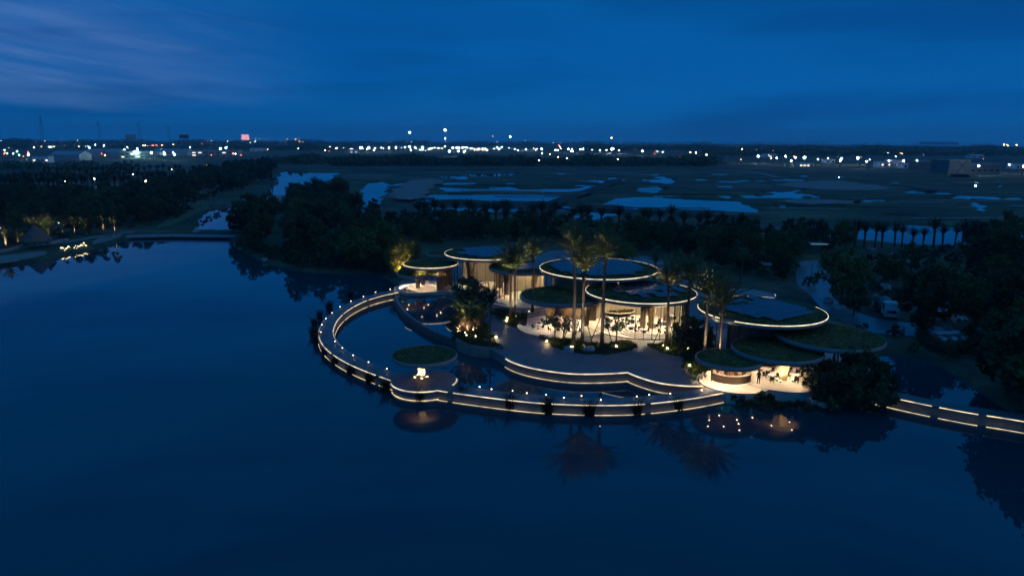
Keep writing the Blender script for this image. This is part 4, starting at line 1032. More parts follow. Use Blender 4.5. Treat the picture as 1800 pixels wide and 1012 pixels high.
for i, (px, py, s) in enumerate(((1212, 608, 1.6), (1228, 600, 1.4), (1222, 620, 1.3), (1208, 590, 1.3), (1200, 612, 1.1))):
    p = at(px, py, DK); plant('shrub', TBUSH[i % 2], 'dark rounded shrub in the island between restaurant and right canopies', 'shrub', p.x, p.y, DK, s, None, 'shrubs left of the right canopies')
for i, (px, py, s, lab) in enumerate(((1000, 618, .9, 'pale grey boulder at the front of the palm island, left one'), (1035, 618, .95, 'pale grey boulder at the front of the palm island, right one'), (868, 590, .8, 'grey boulder beside the slim palm'))):
    p = at(px, py, DK); o = link('boulder', ROCK[i], None, (p.x, p.y, DK + .02), i, s); tag(o, lab, 'boulder')
# big urn with a plant
p = at(921, 573, DK); o = thing('potted_plant', 'large dark urn with an upright leafy plant by the left terrace', 'potted plant', (p.x, p.y, DK))
MB().lathe([(.3, 0), (.5, .45), (.55, .8), (.42, 1.05), (.48, 1.12), (.36, 1.12), (.36, 1.0), (0, 1.0)], 20).build('urn', dark_stone, o)
link('leaves', FERN[0], o, (0, 0, 1.0), 0, (1, 1, 2.0))
# bamboo glowing behind the left roofs
def bamboo(seed):
    rg = random.Random(seed); st = MB(); lf = MB()
    for k in range(16):
        a = rg.uniform(0, 6.28); L_ = rg.uniform(5.5, 8.5); ln = rg.uniform(.1, .5); pts = []
        for i in range(6):
            t_ = i / 5; pts.append(Vector((math.cos(a) * (.3 + ln * L_ * .5 * t_ ** 2), math.sin(a) * (.3 + ln * L_ * .5 * t_ ** 2), L_ * t_ * (1 - .1 * t_ * t_))))
        st.tube(pts, [.05, .05, .04, .035, .025, .015], 4, False)
        for _ in range(95):
            t_ = rg.uniform(.3, 1); x = t_ * 5; i = min(4, int(x)); c_ = pts[i].lerp(pts[i + 1], x - i) + Vector((rg.gauss(0, .5), rg.gauss(0, .5), rg.gauss(-.1, .4)))
            quad(lf, c_, rg.uniform(.14, .32), rg, 0, .35)
    return [('culms', st.mesh('culms', bark)), ('foliage', lf.mesh('foliage', bamboo_m))]
for i, (px, py, s, lab) in enumerate(((697, 487, 1.0, 'bamboo clump glowing yellow at the left end of the pavilions'), (712, 478, 1.05, 'taller bamboo clump behind the bright-rimmed small roof'), (688, 480, .8, 'low bamboo clump at the water left of the pavilions'), (730, 470, 1.0, 'dim bamboo clump rising behind the small roofs'))):
    p = at(px, py, LAND); plant('bamboo', bamboo(600 + i), lab, 'bamboo', p.x, p.y, LAND, s)
    if i in (0, 1): uplight(p.x + 1.6, p.y - 1.2, LAND, p.x - .2, p.y, 5.5, 4000, 'ground spotlight washing the bamboo', 'spotlights under the bamboo', 80, (1, .78, .25))
p = at(1098, 506, LAND); plant('broadleaf_tree', broadleaf(611, 7.5, 4.2, 3.6, 30, 50, .26, .2, bamboo_m), 'yellow-green tree lit from below behind the tallest roof', 'tree', p.x, p.y + 6, LAND, 1.12)
uplight(p.x + .5, p.y + 2.5, LAND, p.x, p.y + 6, 9, 7000, 'ground spotlight under the yellow-green tree', None, 90, (1, .85, .25))
for i, (px, py) in enumerate(((1150, 500), (1190, 500), (1225, 495), (1300, 500), (1078, 470))):
    p = at(px, py, LAND); plant('date_palm', palm(620 + i, 5.0 if i < 4 else 6.5, 26, 3.4 if i < 4 else 2.2, .45, .2, frondm, leaflets=13, lw=.1), ['feathery palm directly right of the tallest roof', 'feathery palm, second right of the tallest roof', 'feathery palm behind the right end of the restaurant roof', 'feathery palm behind the large right roof', 'small distant palm peeping over the tallest roof'][i], 'palm tree', p.x, p.y, LAND)
    if i < 3: uplight(p.x, p.y - 1.3, LAND, p.x, p.y, 8, 2500, 'ground spotlight under a feathery palm behind the roofs', 'spotlights behind the roofs', 70, (1, .85, .4))
# reeds along the promenade
for i, (px, py, s) in enumerate([(812, 703, 1.25), (897, 718, 1.3), (965, 726, 1.35), (1037, 730, 1.15), (1120, 728, 1.15), (1190, 719, 1.1), (737, 704, 1.0), (678, 688, 1.1), (650, 673, 1.0), (618, 658, 1.0), (590, 640, 1.0), (572, 624, 1.0), (557, 603, 1.2), (551, 590, 1.1), (553, 574, 1.0), (563, 560, 1.0), (580, 543, 1.1), (616, 523, 1.0)]):
    p = at(px, py, 0); o = thing('reed_clump', 'dark clump of reeds standing in the water against the promenade wall', 'reeds', (p.x, p.y, -.1), i, 'reed clumps along the promenade'); o.scale = (s, s, s * 1.15)
    link('blades', REED[i % 3], o); link('blades', REED[(i + 1) % 3], o, (.25, .1, 0), 1.3, .85)
for i, (px, py, s) in enumerate([(872, 622, 1.5), (880, 628, 1.4), (862, 616, 1.3), (1212, 682, 1.5), (1226, 686, 1.5), (1238, 682, 1.4), (1205, 675, 1.2), (1015, 668, .8), (1050, 668, .9), (1100, 664, .7), (1140, 680, .7), (940, 655, .7), (900, 640, .6)]):
    p = at(px, py, 0); o = thing('reed_clump', 'yellow-lit clump of reeds in the lagoon beside the plaza edge', 'reeds', (p.x, p.y, -.1), i, 'reed clumps along the plaza edge'); o.scale = (s, s, s)
    link('blades', bladeclump(700 + i % 3, 70, 1.7, .4, .03, leaf2, 'reeds', .4) if i < 3 else bpy.data.objects['reed_clump.%03d' % 18].children[0].data, o)
# planting on the right promenade ledge
for i, (px, py, s) in enumerate([(1568, 703, .7), (1600, 713, .8), (1655, 727, .7), (1700, 735, .6), (1748, 742, .9), (1775, 745, .9), (1545, 700, 1.0), (1760, 738, .8)]):
    p = at(px, py, .14); o = thing('ledge_shrub', 'leafy shrub growing on the ledge of the right promenade', 'shrub', (p.x, p.y, .14), i, 'shrubs on the right promenade'); o.scale = (s, s, s)
    link('trunk', TBUSH[i % 2][0][1], o, (0, 0, 0), 0, .45); link('crown', TBUSH[i % 2][1][1], o, (0, 0, 0), 0, .45)
# shrubs and trees before the right canopies
rg = random.Random(99)
for i, (px, py, s) in enumerate([(1275, 697, .42), (1290, 701, .5), (1305, 705, .5), (1322, 704, .62), (1338, 703, .68), (1352, 706, .62), (1368, 709, .45), (1385, 711, .42), (1402, 711, .45), (1420, 712, .5), (1310, 711, .4), (1345, 712, .45)]):
    p = at(px, py, .6); plant('shrub', [('trunk', TBUSH[i % 2][0][1]), ('crown', TBUSH[i % 2][1][1])] if i % 3 else [('leaves', FERN[i % 2])], 'low leafy shrub at the water in front of the oval bar and dining terrace', 'shrub', p.x, p.y, max(.1, gz(p.x, p.y)) - .05, s if i % 3 else 1.1, None, 'shrubs before the front terrace')
for i, (px, py, s) in enumerate([(1455, 705, 1.5), (1478, 708, 1.9), (1500, 707, 2.0), (1522, 705, 1.9), (1540, 700, 1.5), (1490, 695, 2.2), (1515, 690, 2.1), (1465, 690, 1.6), (1545, 685, 1.4)]):
    p = at(px, py, .6); plant('dense_shrub', TBUSH[i % 2], 'tall dark dense shrub at the water below the broad right canopy', 'shrub', p.x, p.y, max(.1, gz(p.x, p.y)) - .05, s, None, 'dense shrubs below the right canopy')
p = at(1442, 706, .6); plant('small_tree', TSP[1], 'leaning open-branched tree beside the dining terrace', 'tree', p.x, p.y, gz(p.x, p.y), 1.3)
for i, (px, py) in enumerate(((1422, 703), (1432, 708), (1446, 712))):
    p = at(px, py, .5); o = link('boulder', ROCK[i], None, (p.x, p.y, .45), i, .5); tag(o, ['pale flat stone at the water below the dining terrace, left one', 'pale flat stone at the water below the dining terrace, middle one', 'pale flat stone at the water below the dining terrace, right one'][i], 'boulder')

# --- woods
scatter([(-90, 446), (-90, 350), (60, 344), (170, 346), (250, 336), (300, 345), (300, 372), (280, 392), (215, 408), (150, 414), (60, 428), (0, 437)], 160, TB + TFAR, 'wood_tree', 'dark broadleaf tree in the wood behind the left shore and hut', 'tree', 'left shore wood', (.75, 1.15), 3.4, 1)
scatter([(240, 335), (330, 318), (400, 300), (470, 285), (480, 300), (470, 318), (420, 338), (340, 352), (270, 375)], 150, TFAR, 'wood_tree', 'dark tree in the wood along the far left side of the channel', 'tree', 'channel wood', (.8, 1.25), 4.2, 2)
for i in range(14):
    p = at(296 + i * 7.5, 394 - i * 3.0, LAND)
    plant('slim_tree', TSL[i % 2], 'slim tree in the row along the grassy channel bank', 'tree', p.x - 4, p.y + 3, LAND, .85, None, 'row of slim trees on the channel bank')
scatter([(412, 422), (405, 398), (430, 385), (475, 378), (480, 395), (470, 425), (450, 440), (425, 432)], 16, TB, 'bank_tree', 'dark tree on the spit at the right end of the bridge', 'tree', 'trees on the spit', (.8, 1.3), 3.6, 3)
scatter([(505, 395), (510, 352), (545, 340), (600, 342), (630, 372), (640, 400), (680, 420), (690, 455), (640, 472), (560, 468), (500, 455)], 85, TB, 'bank_tree', 'dark tree in the grove left of the pavilions', 'tree', 'grove left of the pavilions', (.75, 1.2), 3.2, 4)
p = at(657, 395, LAND); plant('oval_tree', TCL, 'dense oval dark tree standing against the pale pond', 'tree', p.x, p.y, LAND, 1.12); placed.append((p.x, p.y))
scatter([(690, 430), (680, 400), (760, 392), (900, 400), (1060, 408), (1180, 412), (1190, 440), (1060, 444), (930, 425), (780, 424)], 80, TB, 'grove_tree', 'dark low tree in the belt behind the lit roofs', 'tree', 'belt behind the roofs', (.5, .85), 3.4, 5, 2.0)
scatter([(505, 395), (510, 352), (600, 342), (640, 400), (690, 455), (560, 468), (500, 455)], 14, PDARK, 'dark_palm', 'dark palm mixed into the grove left of the pavilions', 'palm tree', 'palms in the left grove', (1.0, 1.5), 3.0, 31)
scatter([(680, 398), (760, 388), (900, 393), (1060, 400), (1200, 405), (1250, 410), (1240, 420), (1060, 412), (900, 405), (700, 410)], 34, PDARK, 'dark_palm', 'dark unlit palm in the belt between roofs and rice ponds', 'palm tree', 'palms behind the roofs', (.85, 1.2), 4.5, 6)
scatter([(1190, 445), (1180, 412), (1300, 414), (1390, 420), (1400, 450), (1385, 490), (1360, 500), (1300, 480), (1230, 465)], 46, TB, 'garden_tree', 'dark tree in the grove behind the restaurant and right roofs', 'tree', 'grove behind the right roofs', (.55, 1.0), 3.6, 7)
scatter([(1400, 430), (1390, 415), (1470, 410), (1500, 425), (1500, 445), (1440, 445)], 10, TB + PDARK, 'garden_tree', 'dark tree beyond the drive shelter', 'tree', 'trees beyond the drive', (.7, 1.0), 4.0, 8)
for i in range(12):
    p = at(1500 + i * 17.5 + rnd.uniform(-3, 3), 434 + rnd.uniform(-2, 3), LAND)
    plant('dark_palm', PDARK[i % 3], 'dark palm in the row against the pale pond at upper right', 'palm tree', p.x, p.y, LAND, rnd.uniform(.75, 1.15), None, 'palm row at the right pond')
for i, (px, py, s, k, lab) in enumerate([(1478, 533, 1.25, 2, 'big dark tree with thick trunk beside the drive'), (1500, 556, .7, 0, 'dark tree draped in vines beside the truck'), (1618, 588, 1.35, 1, 'largest dark garden tree, right of the truck'), (1640, 570, 1.2, 2, 'dark tree directly behind the largest garden tree'), (1560, 505, .8, 2, 'low spreading tree behind the truck'), (1600, 480, .9, 1, 'dark tree in mid garden left of the ball shrub'), (1715, 580, 1.0, 2, 'paler green tree right of the stone table'), (1768, 690, 1.2, 1, 'dark tree at the right frame edge above the promenade'), (1800, 720, 1.3, 0, 'tall dark tree at the far right shore')]):
    p = at(px, py, LAND); plant('garden_tree', TB[k], lab, 'tree', p.x, p.y, LAND, s); placed.append((p.x, p.y))
scatter([(1700, 470), (1690, 440), (1740, 435), (1860, 450), (1900, 560), (1860, 700), (1800, 720), (1775, 640), (1730, 560), (1715, 500)], 40, TB + PDARK, 'garden_tree', 'dark tree in the dense stand at the right edge', 'tree', 'right edge stand', (.8, 1.35), 3.6, 9)
scatter([(1820, 740), (1900, 760), (2000, 800), (2000, 720), (1850, 700)], 9, TB, 'shore_tree', 'dark tree on the near right shore', 'tree', 'near right shore', (.9, 1.4), 3.0, 10, .5)
for i, (px, py, s) in enumerate([(1672, 465, 1.2), (1422, 503, .9), (1572, 592, .8), (1665, 440, .8), (1700, 485, .9), (1520, 470, .8), (1545, 460, .9)]):
    p = at(px, py, LAND); plant('ball_shrub', [('crown', TBUSH[i % 2][1][1]), ('trunk', TBUSH[i % 2][0][1])], 'rounded clipped shrub in the right garden', 'shrub', p.x, p.y, LAND, s, None, 'ball shrubs in the right garden')
# undergrowth
scatter([(405, 430), (430, 428), (480, 440), (560, 452), (640, 460), (690, 468), (692, 488), (640, 480), (560, 474), (490, 464), (440, 446)], 70, TBUSH, 'bank_shrub', 'dark shrub along the lake bank left of the pavilions', 'shrub', 'shrubs on the left bank', (.6, 1.3), 1.6, 21, .4)
scatter([(-60, 446), (0, 440), (60, 430), (120, 420), (210, 410), (300, 390), (340, 370), (300, 350), (100, 360), (-60, 370)], 90, TBUSH, 'wood_shrub', 'dark shrub under the trees of the left shore wood', 'shrub', 'undergrowth of the left wood', (.8, 1.5), 2.2, 22, 1.0)
scatter([(700, 440), (780, 424), (930, 425), (1060, 440), (1190, 445), (1300, 480), (1390, 500), (1395, 440), (1200, 412), (900, 402), (690, 400)], 110, TBUSH, 'belt_shrub', 'dark shrub in the planting behind the lit roofs', 'shrub', 'undergrowth behind the roofs', (.8, 1.6), 2.2, 23, 1.0)
scatter([(1480, 560), (1500, 470), (1560, 445), (1700, 445), (1760, 560), (1790, 700), (1740, 695), (1650, 640), (1560, 612)], 60, TBUSH, 'garden_shrub', 'loose dark shrub on the lawn of the right garden', 'shrub', 'loose shrubs in the right garden', (.4, 1.1), 2.5, 24, 1.0)
# garden boulders
rg = random.Random(17)
for i, (px, py, s) in enumerate([(1455, 531, 1.0), (1468, 542, .9), (1476, 544, 1.1), (1528, 438, .8), (1535, 440, .9), (1568, 448, .8), (1598, 462, .9), (1592, 466, .7), (1512, 486, .7), (1518, 490, .7), (1522, 484, .5), (1550, 490, .6), (1565, 484, .7), (1556, 507, 1.2), (1534, 535, .8), (1540, 522, .7), (1689, 452, 1.1), (1665, 528, .9), (1668, 536, .8), (1670, 492, .7), (1680, 490, .7), (1675, 480, .6), (1660, 563, 1.5), (1668, 577, .8), (1580, 580, .9), (1765, 608, 1.1), (1730, 590, 1.4), (1762, 470, .8), (1745, 468, .6), (1410, 508, .6), (435, 447, .7), (500, 455, .8), (600, 462, .6), (345, 409, 1.3), (478, 440, .6), (560, 450, .6), (420, 440, .7), (465, 455, .8)]):
    p = at(px, py, LAND); o = link('boulder', ROCK[i % 4], None, (p.x, p.y, gz(p.x, p.y) - .05), rg.uniform(0, 6), s * rg.uniform(.85, 1.15))
    tag(o, 'pale boulder on the dark lawn of the right garden' if px > 1000 else 'pale boulder on the lake bank left of the pavilions', 'boulder', 'boulders in the right garden' if px > 1000 else 'boulders on the left bank')
# palm plantation far left
for row, (x0, x1, yb, n, s) in enumerate(((-20, 230, 352, 30, 1.25), (10, 300, 338, 30, 1.2), (80, 330, 322, 24, 1.15))):
    for i in range(n):
        p = at(x0 + (x1 - x0) * i / n + rnd.uniform(-2, 2), yb - (x1 - x0) * i / n * .03 + rnd.uniform(-2, 2), LAND)
        if on_land(p.x, p.y): plant('plantation_palm', PFAR[i % 2], ['palm in the front row of the left plantation', 'palm in the middle row of the left plantation', 'palm in the rear row of the left plantation'][row], 'palm tree', p.x, p.y, LAND, s * rnd.uniform(.9, 1.1), None, ['front', 'middle', 'rear'][row] + ' plantation row')
# uplit trees by the hut
for i, (px, py, s, lab) in enumerate([(58, 420, 1.0, 'uplit tree directly behind the thatched hut'), (112, 417, .9, 'small uplit tree above the light cluster'), (132, 414, 1.0, 'uplit tree right of the lamp among the shore trees'), (12, 436, .9, 'uplit palm-like tree at the left frame edge'), (32, 432, .8, 'small uplit tree left of the thatched hut'), (87, 419, .95, 'uplit tree right behind the thatched hut'), (156, 411, 1.0, 'uplit tree with pale trunk, right of the light cluster'), (183, 410, 1.0, 'uplit tree left of the pale forked trunk'), (203, 412, 1.05, 'uplit tree with pale forked trunk near the bridge')]):
    p = at(px, py, LAND); plant('uplit_tree', (TSL[i % 2] if i % 3 else PDARK[0]), lab, 'tree', p.x, p.y, LAND, s)
    uplight(p.x + .2, p.y - 1.3, LAND, p.x, p.y, 4.5, 2600, 'ground spotlight under ' + lab[lab.index(' ') + 1:] if False else 'ground spotlight under a shore tree near the hut', 'spotlights on the left shore', 75, (1, .82, .5))

# ------------------------------------------------------------------ left shore: hut, walls, lights, bridge
p = at(66, 434, LAND)
hut = thing('thatched_hut', 'conical thatched hut on the left shore', 'hut', (p.x, p.y, LAND))
hr = 25 / 1200 * dep(66, 434, LAND)
hb = MB(); rg = random.Random(3)
for k, (r0, z0, r1, z1) in enumerate(((hr, 2.0, hr * .66, 3.5), (hr * .72, 3.35, hr * .34, 4.9), (hr * .40, 4.75, .12, 6.2))):
    hb.lathe([(r0, z0 - .12), (r0 + .04, z0), (r1, z1)], 30)
hb.v = [(x + rg.uniform(-.06, .06), y + rg.uniform(-.06, .06), z + rg.uniform(-.08, .05)) for x, y, z in hb.v]
hb.build('thatch_roof', thatch, hut)
for k in range(6):
    a = k * PI / 3 + .3; MB().tube([(hr * .8 * math.cos(a), hr * .8 * math.sin(a), 0), (hr * .8 * math.cos(a), hr * .8 * math.sin(a), 2.5)], .1, 8).build('post', bark, hut)
for i, (pp, lab) in enumerate((([(0, 444), (20, 440), (44, 433)], 'low pale lit wall left of the hut'), ([(86, 430), (98, 427), (110, 424)], 'low pale lit wall right of the hut'), ([(113, 423.5), (120, 422.5)], 'short end piece of low wall right of the hut'))):
    pth = resample(W2(pp, LAND), 1.0); o = MB().sweep(pth, [(-.25, LAND + .7), (.25, LAND + .7), (.25, LAND - .2), (-.25, LAND - .2)]).build('low_wall', concrete); tag(o, lab, 'wall')
LSTR = emit('flower_light', (1, .80, .40), 3.2)
bl = MB().lathe([(0, .5), (.16, .58), (.2, .7), (.12, .84), (0, .88)], 10).mesh('lens', LSTR)
bp_ = MB().tube([(0, 0, -.1), (0, 0, .55)], .03, 5).mesh('post', dark_metal)
rg = random.Random(8)
for i in range(22):
    t_ = i / 21; px, py = 108 + 44 * t_, 441.5 - 9 * t_ + rg.uniform(-2.0, 2.0)
    if .36 < t_ < .50: continue
    p = at(px, py, LAND); o = thing('globe_light', 'small glowing globe in the bright cluster on the left bank', 'globe light', (p.x, p.y, gz(p.x, p.y)), 0, 'globe cluster on the left bank')
    link('post', bp_, o); link('lens', bl, o, (0, 0, 0), 0, rg.uniform(.5, 1.1))
for px, py, lab in ((105, 406, 'lamp post left of the light cluster among the trees'), (131, 404, 'warm lamp between the shore trees'), (144, 403, 'warm lamp right above the light cluster'), (3, 416, 'warm lamp at the left frame edge')):
    p = at(px, py, LAND); o = thing('lamp_post', lab, 'lamp', (p.x, p.y, LAND)); MB().tube([(0, 0, -.1), (0, 0, 2.6)], .06, 6).build('post', dark_metal, o); MB().lathe([(0, 2.5), (.14, 2.58), (.16, 2.72), (0, 2.85)], 10).build('lens', LSTR, o)
# causeway bridge
bp0 = resample(W2([(222, 414), (300, 412.5), (418, 414)], 1.0), 2)
br = thing('causeway_bridge', 'long low dark bridge across the mouth of the channel', 'bridge')
MB().sweep(bp0, [(-1.8, 1.0), (1.8, 1.0), (1.8, .45), (-1.8, .45)]).build('deck', concrete, br)
for s in (-1, 1): MB().sweep(bp0, [(s * 1.6, 1.5), (s * 1.68, 1.5), (s * 1.68, 1.42), (s * 1.6, 1.42)]).build('rail', dark_metal, br)
for i in range(2, len(bp0) - 2, 5):
    MB().tube([(bp0[i][0], bp0[i][1], -1), (bp0[i][0], bp0[i][1], .5)], .3, 8).build('pier', dark_stone, br)
for i in range(1, len(bp0), 2):
    for s in (-1.64, 1.64): MB().box(-.03, .03, -.03, .03, .98, 1.45, Matrix.Translation((bp0[i][0], bp0[i][1] + s, 0))).build('rail_post', dark_metal, br)
# white railing beyond the spit
fp = resample(W2([(466, 363), (480, 358.5), (494, 353)], LAND), 3.0)
fn = thing('white_railing', 'short white picket railing beside the far channel', 'fence')
for x, y in fp: MB().box(-.22, .22, -.15, .15, 0, 3.2, Matrix.Translation((x, y, LAND))).build('picket', white_paint, fn)
MB().sweep(fp, [(-.1, LAND + 2.4), (.1, LAND + 2.4), (.1, LAND + 2.1), (-.1, LAND + 2.1)]).build('rail', white_paint, fn)

# ------------------------------------------------------------------ right garden: truck, car, table, hedge, shelter
p = at(1566, 561, LAND)
tk = thing('truck', 'white cab-over truck parked among the trees in the right garden', 'truck', (p.x, p.y, LAND), R(-14))
wh = mat('truck_white', (0.62, 0.64, 0.66), 0.35, (0.68, .69, .7), 2)
cabp = [(-1.2, .0), (1.2, .0)]
mb = MB(); mb.add([(-1.2, -.1, .75), (1.2, -.1, .75), (1.2, 1.9, .75), (-1.2, 1.9, .75), (-1.2, -.1, 1.7), (1.2, -.1, 1.7), (1.2, 1.9, 1.7), (-1.2, 1.9, 1.7), (-1.08, .28, 2.75), (1.08, .28, 2.75), (1.08, 1.9, 2.75), (-1.08, 1.9, 2.75), (-.98, .5, 2.9), (.98, .5, 2.9), (.98, 1.8, 2.9), (-.98, 1.8, 2.9)],
                  [(0, 1, 5, 4), (1, 2, 6, 5), (2, 3, 7, 6), (3, 0, 4, 7), (4, 5, 9, 8), (5, 6, 10, 9), (6, 7, 11, 10), (7, 4, 8, 11), (8, 9, 13, 12), (9, 10, 14, 13), (10, 11, 15, 14), (11, 8, 12, 15), (12, 13, 14, 15), (0, 3, 2, 1)]); mb.build('cab', wh, tk)
MB().add([(-1.05, -.06, 1.78), (1.05, -.06, 1.78), (.97, .245, 2.62), (-.97, .245, 2.62)], [(0, 1, 2, 3)]).build('windscreen', blackout, tk)
for s in (-1, 1):
    MB().add([(s * 1.203, .35, 1.75), (s * 1.203, 1.5, 1.75), (s * 1.105, 1.5, 2.6), (s * 1.105, .55, 2.6)], [(0, 1, 2, 3)]).build('side_window', blackout, tk)
    MB().box(s * .95 - .18, s * .95 + .18, -.19, -.10, .88, 1.08).build('headlight', frame_m, tk)
    MB().box(s * 1.38 - .1, s * 1.38 + .1, -.05, .05, 1.75, 2.25).build('mirror', dark_metal, tk)
    for yy in (.75, 4.2, 5.3):
        w_ = MB().lathe([(0, -.14), (.3, -.14), (.46, -.1), (.48, 0), (.46, .1), (.3, .14), (0, .14)], 20); w_.v = [(z + s * 1.0, x + yy, y + .48) for x, y, z in w_.v]; w_.build('wheel', dark_metal, tk)
MB().box(-1.25, 1.25, -.18, -.102, .45, .78).build('bumper', wh, tk)
MB().box(-.7, .7, -.16, -.103, 1.1, 1.5).build('grille', dark_metal, tk)
MB().box(-.45, .45, .9, 6.2, .6, .85).build('chassis', dark_metal, tk)
dr = MB().lathe([(.25, 2.1), (.75, 2.6), (1.12, 3.6), (1.12, 5.0), (.8, 6.1), (0, 6.1)], 20); dr.v = [(x, z, y + 1.95) for x, y, z in dr.v]; dr.build('tank_body', mat('tank_grey', (.2, .2, .2), .6), tk)

p = at(1348, 468, LAND)
def car(name, label, loc, rz, paint, group=None, lit=False, s=1.0):
    o = thing(name, label, 'car', loc, rz, group); o.scale = (s, s, s)
    key = 'car' + paint.name
    if key not in ph_m:
        prof = [(-2.2, .35), (2.2, .35), (2.25, .75), (2.1, .95), (1.2, 1.0), (.55, 1.5), (-1.0, 1.55), (-1.75, 1.1), (-2.2, 1.0), (-2.25, .7)]
        v = [(y * (0.86 if z > 1.2 else 1) , x, z) for y in (-.88, .88) for x, z in prof]; n = len(prof)
        f = [tuple(range(n - 1, -1, -1)), tuple(range(n, 2 * n))] + [(i, (i + 1) % n, n + (i + 1) % n, n + i) for i in range(n)]
        ph_m[key] = MB().add(v, f).mesh('body', paint)
        g = MB(); g.add([(-.74, 1.16, 1.04), (.74, 1.16, 1.04), (.68, .62, 1.47), (-.68, .62, 1.47)], [(0, 1, 2, 3)]); g.add([(-.74, -1.7, 1.16), (.74, -1.7, 1.16), (.68, -1.06, 1.53), (-.68, -1.06, 1.53)], [(3, 2, 1, 0)])
        for sd in (-1, 1): g.add([(sd * .89, .95, 1.05), (sd * .89, -1.5, 1.1), (sd * .77, -.95, 1.5), (sd * .77, .5, 1.46)], [(0, 1, 2, 3)])
        ph_m[key + 'g'] = g.mesh('windows', blackout)
        w_ = MB().lathe([(0, -.1), (.2, -.1), (.31, -.07), (.32, 0), (.31, .07), (.2, .1), (0, .1)], 16); w_.v = [(z, x, y) for x, y, z in w_.v]; ph_m[key + 'w'] = w_.mesh('wheel', dark_metal)
        ph_m[key + 'h'] = MB().box(-.2, .2, -.05, .05, -.1, .1).mesh('headlight', FLOODY if lit else frame_m); ph_m[key + 't'] = MB().box(-.2, .2, -.05, .05, -.1, .1).mesh('tail_light', REDL if lit else frame_m)
    link('body', ph_m[key], o); link('windows', ph_m[key + 'g'], o)
    for sx2 in (-.82, .82):
        for sy in (-1.35, 1.35): link('wheel', ph_m[key + 'w'], o, (sx2, sy, .32))
        link('headlight', ph_m[key + 'h'], o, (sx2 * .75, 2.24, .8), 0, 1.0); link('tail_light', ph_m[key + 't'], o, (sx2 * .75, -2.25, .85))
    return o
car('parked_car', 'pale car parked under the trees behind the right roofs', (p.x, p.y, LAND), R(70), wh)
# stone table with benches behind a clipped hedge
p = at(1668, 592, LAND)
st_ = thing('stone_table', 'long white stone table inside the dark hedge at right', 'table', (p.x, p.y, LAND), R(8))
MB().box(-2.6, 2.6, -.7, .7, .68, .8).build('table_top', white_paint, st_)
for x in (-1.9, 1.9): MB().box(x - .3, x + .3, -.5, .5, 0, .678).build('leg', white_paint, st_)
for k in range(6):
    q_ = st_.matrix_basis @ Vector((-2.2 + .9 * k, 1.7 if k % 2 else -1.6, 0)); o = MB().lathe([(.42, 0), (.42, .4), (.36, .46), (0, .46)], 16).build('stone_stool', white_paint, None, (q_.x, q_.y, LAND)); tag(o, 'round white stone stool at the long stone table', 'stool', 'stools at the stone table')
hp = resample(spline(W2([(1618, 592), (1635, 612), (1665, 622), (1695, 618), (1714, 603)], LAND), 6), .7)
hd = thing('hedge', 'thick black-green clipped hedge in front of the stone table', 'hedge')
hm = MB(); rg = random.Random(31)
for x, y in hp:
    for _ in range(170): quad(hm, (x + rg.uniform(-.75, .75), y + rg.uniform(-.75, .75), LAND + rg.uniform(0, 1.35) + (.5 * rg.random() ** 4)), rg.uniform(.08, .2), rg)
hm.build('foliage', leaf, hd)
MB().sweep(hp, [(-.5, LAND + 1.1), (.5, LAND + 1.1), (.55, LAND - .2), (-.55, LAND - .2)]).build('branches', soil, hd)
# roofed shelter with a thin pale eave line
p = at(1428, 444, LAND)
sh = thing('drive_shelter', 'flat-roofed shelter with a thin pale eave at the end of the drive', 'shelter', (p.x, p.y, LAND))
MB().box(-3.4, 3.4, -1.6, 1.6, 2.5, 2.7).build('roof', concrete, sh)
MB().box(-3.4, 3.4, -1.64, -1.602, 2.52, 2.68).build('eave_light', emit('eave_light', (.45, .9, 1), .25), sh)
for x in (-3.1, 3.1):
    for y in (-1.3, 1.3): MB().box(x - .1, x + .1, y - .1, y + .1, 0, 2.498).build('post', dark_metal, sh)
p = at(1425, 492, LAND); o = thing('lamp_post', 'thin dark unlit lamp post on the drive', 'lamp', (p.x, p.y, LAND)); MB().tube([(0, 0, 0), (0, 0, 3.2)], .06, 6).build('post', dark_metal, o); MB().lathe([(0, 3.2), (.2, 3.22), (.2, 3.3), (0, 3.36)], 10).build('head', dark_metal, o)

# ------------------------------------------------------------------ far town: masts, buildings, vehicles, treeline
mastm = {}; rg_m = random.Random(91)
def mast(px, py, h, size, lm, label, group, z=LAND):
    p = at(px, py, z)   # foot of the mast
    o = thing('floodlight_mast', label, 'floodlight', (p.x, p.y, z), 0, group)
    size *= rg_m.choice((.35, .5, .6, .75, 1.0, 1.15)); k = (round(h), lm.name)
    if k not in mastm:
        hm_ = MB().lathe([(0, -.5), (.42, -.42), (.55, 0), (.42, .42), (0, .5)], 10)
        mastm[k] = (MB().tube([(0, 0, -1), (0, 0, h)], [.3, .16], 6).mesh('mast', dark_metal), hm_.mesh('lamp_head', lm))
    link('mast', mastm[k][0], o); link('lamp_head', mastm[k][1], o, (0, 0, h + size * .4), 0, size); return o
rg = random.Random(12)
for px, py, s in [(525, 266, 1.5), (592, 265, 1.2), (604, 264, 1.0), (635, 265, 3.0), (649, 264, 1.7), (660, 264, 1.5), (670, 263, 1.0), (684, 264, 1.7), (696, 263, 1.7), (712, 262, 1.2), (720, 261, 2.4), (743, 262, 3.0), (758, 264, 1.8), (771, 264, 1.8), (782, 260, 2.6), (796, 264, 1.8), (806, 263, 2.6), (814, 263, 1.7), (820, 263, 2.9), (842, 266, 1.5), (853, 265, 1.2), (868, 265, 2.1), (874, 263, 1.0), (790, 273, 1.6), (806, 272, 1.8), (816, 274, 1.3)]:
    mast(px, py + 3, 9, s, FLOODW, 'white floodlight mast in the lit row on the centre horizon', 'white mast row at centre horizon')
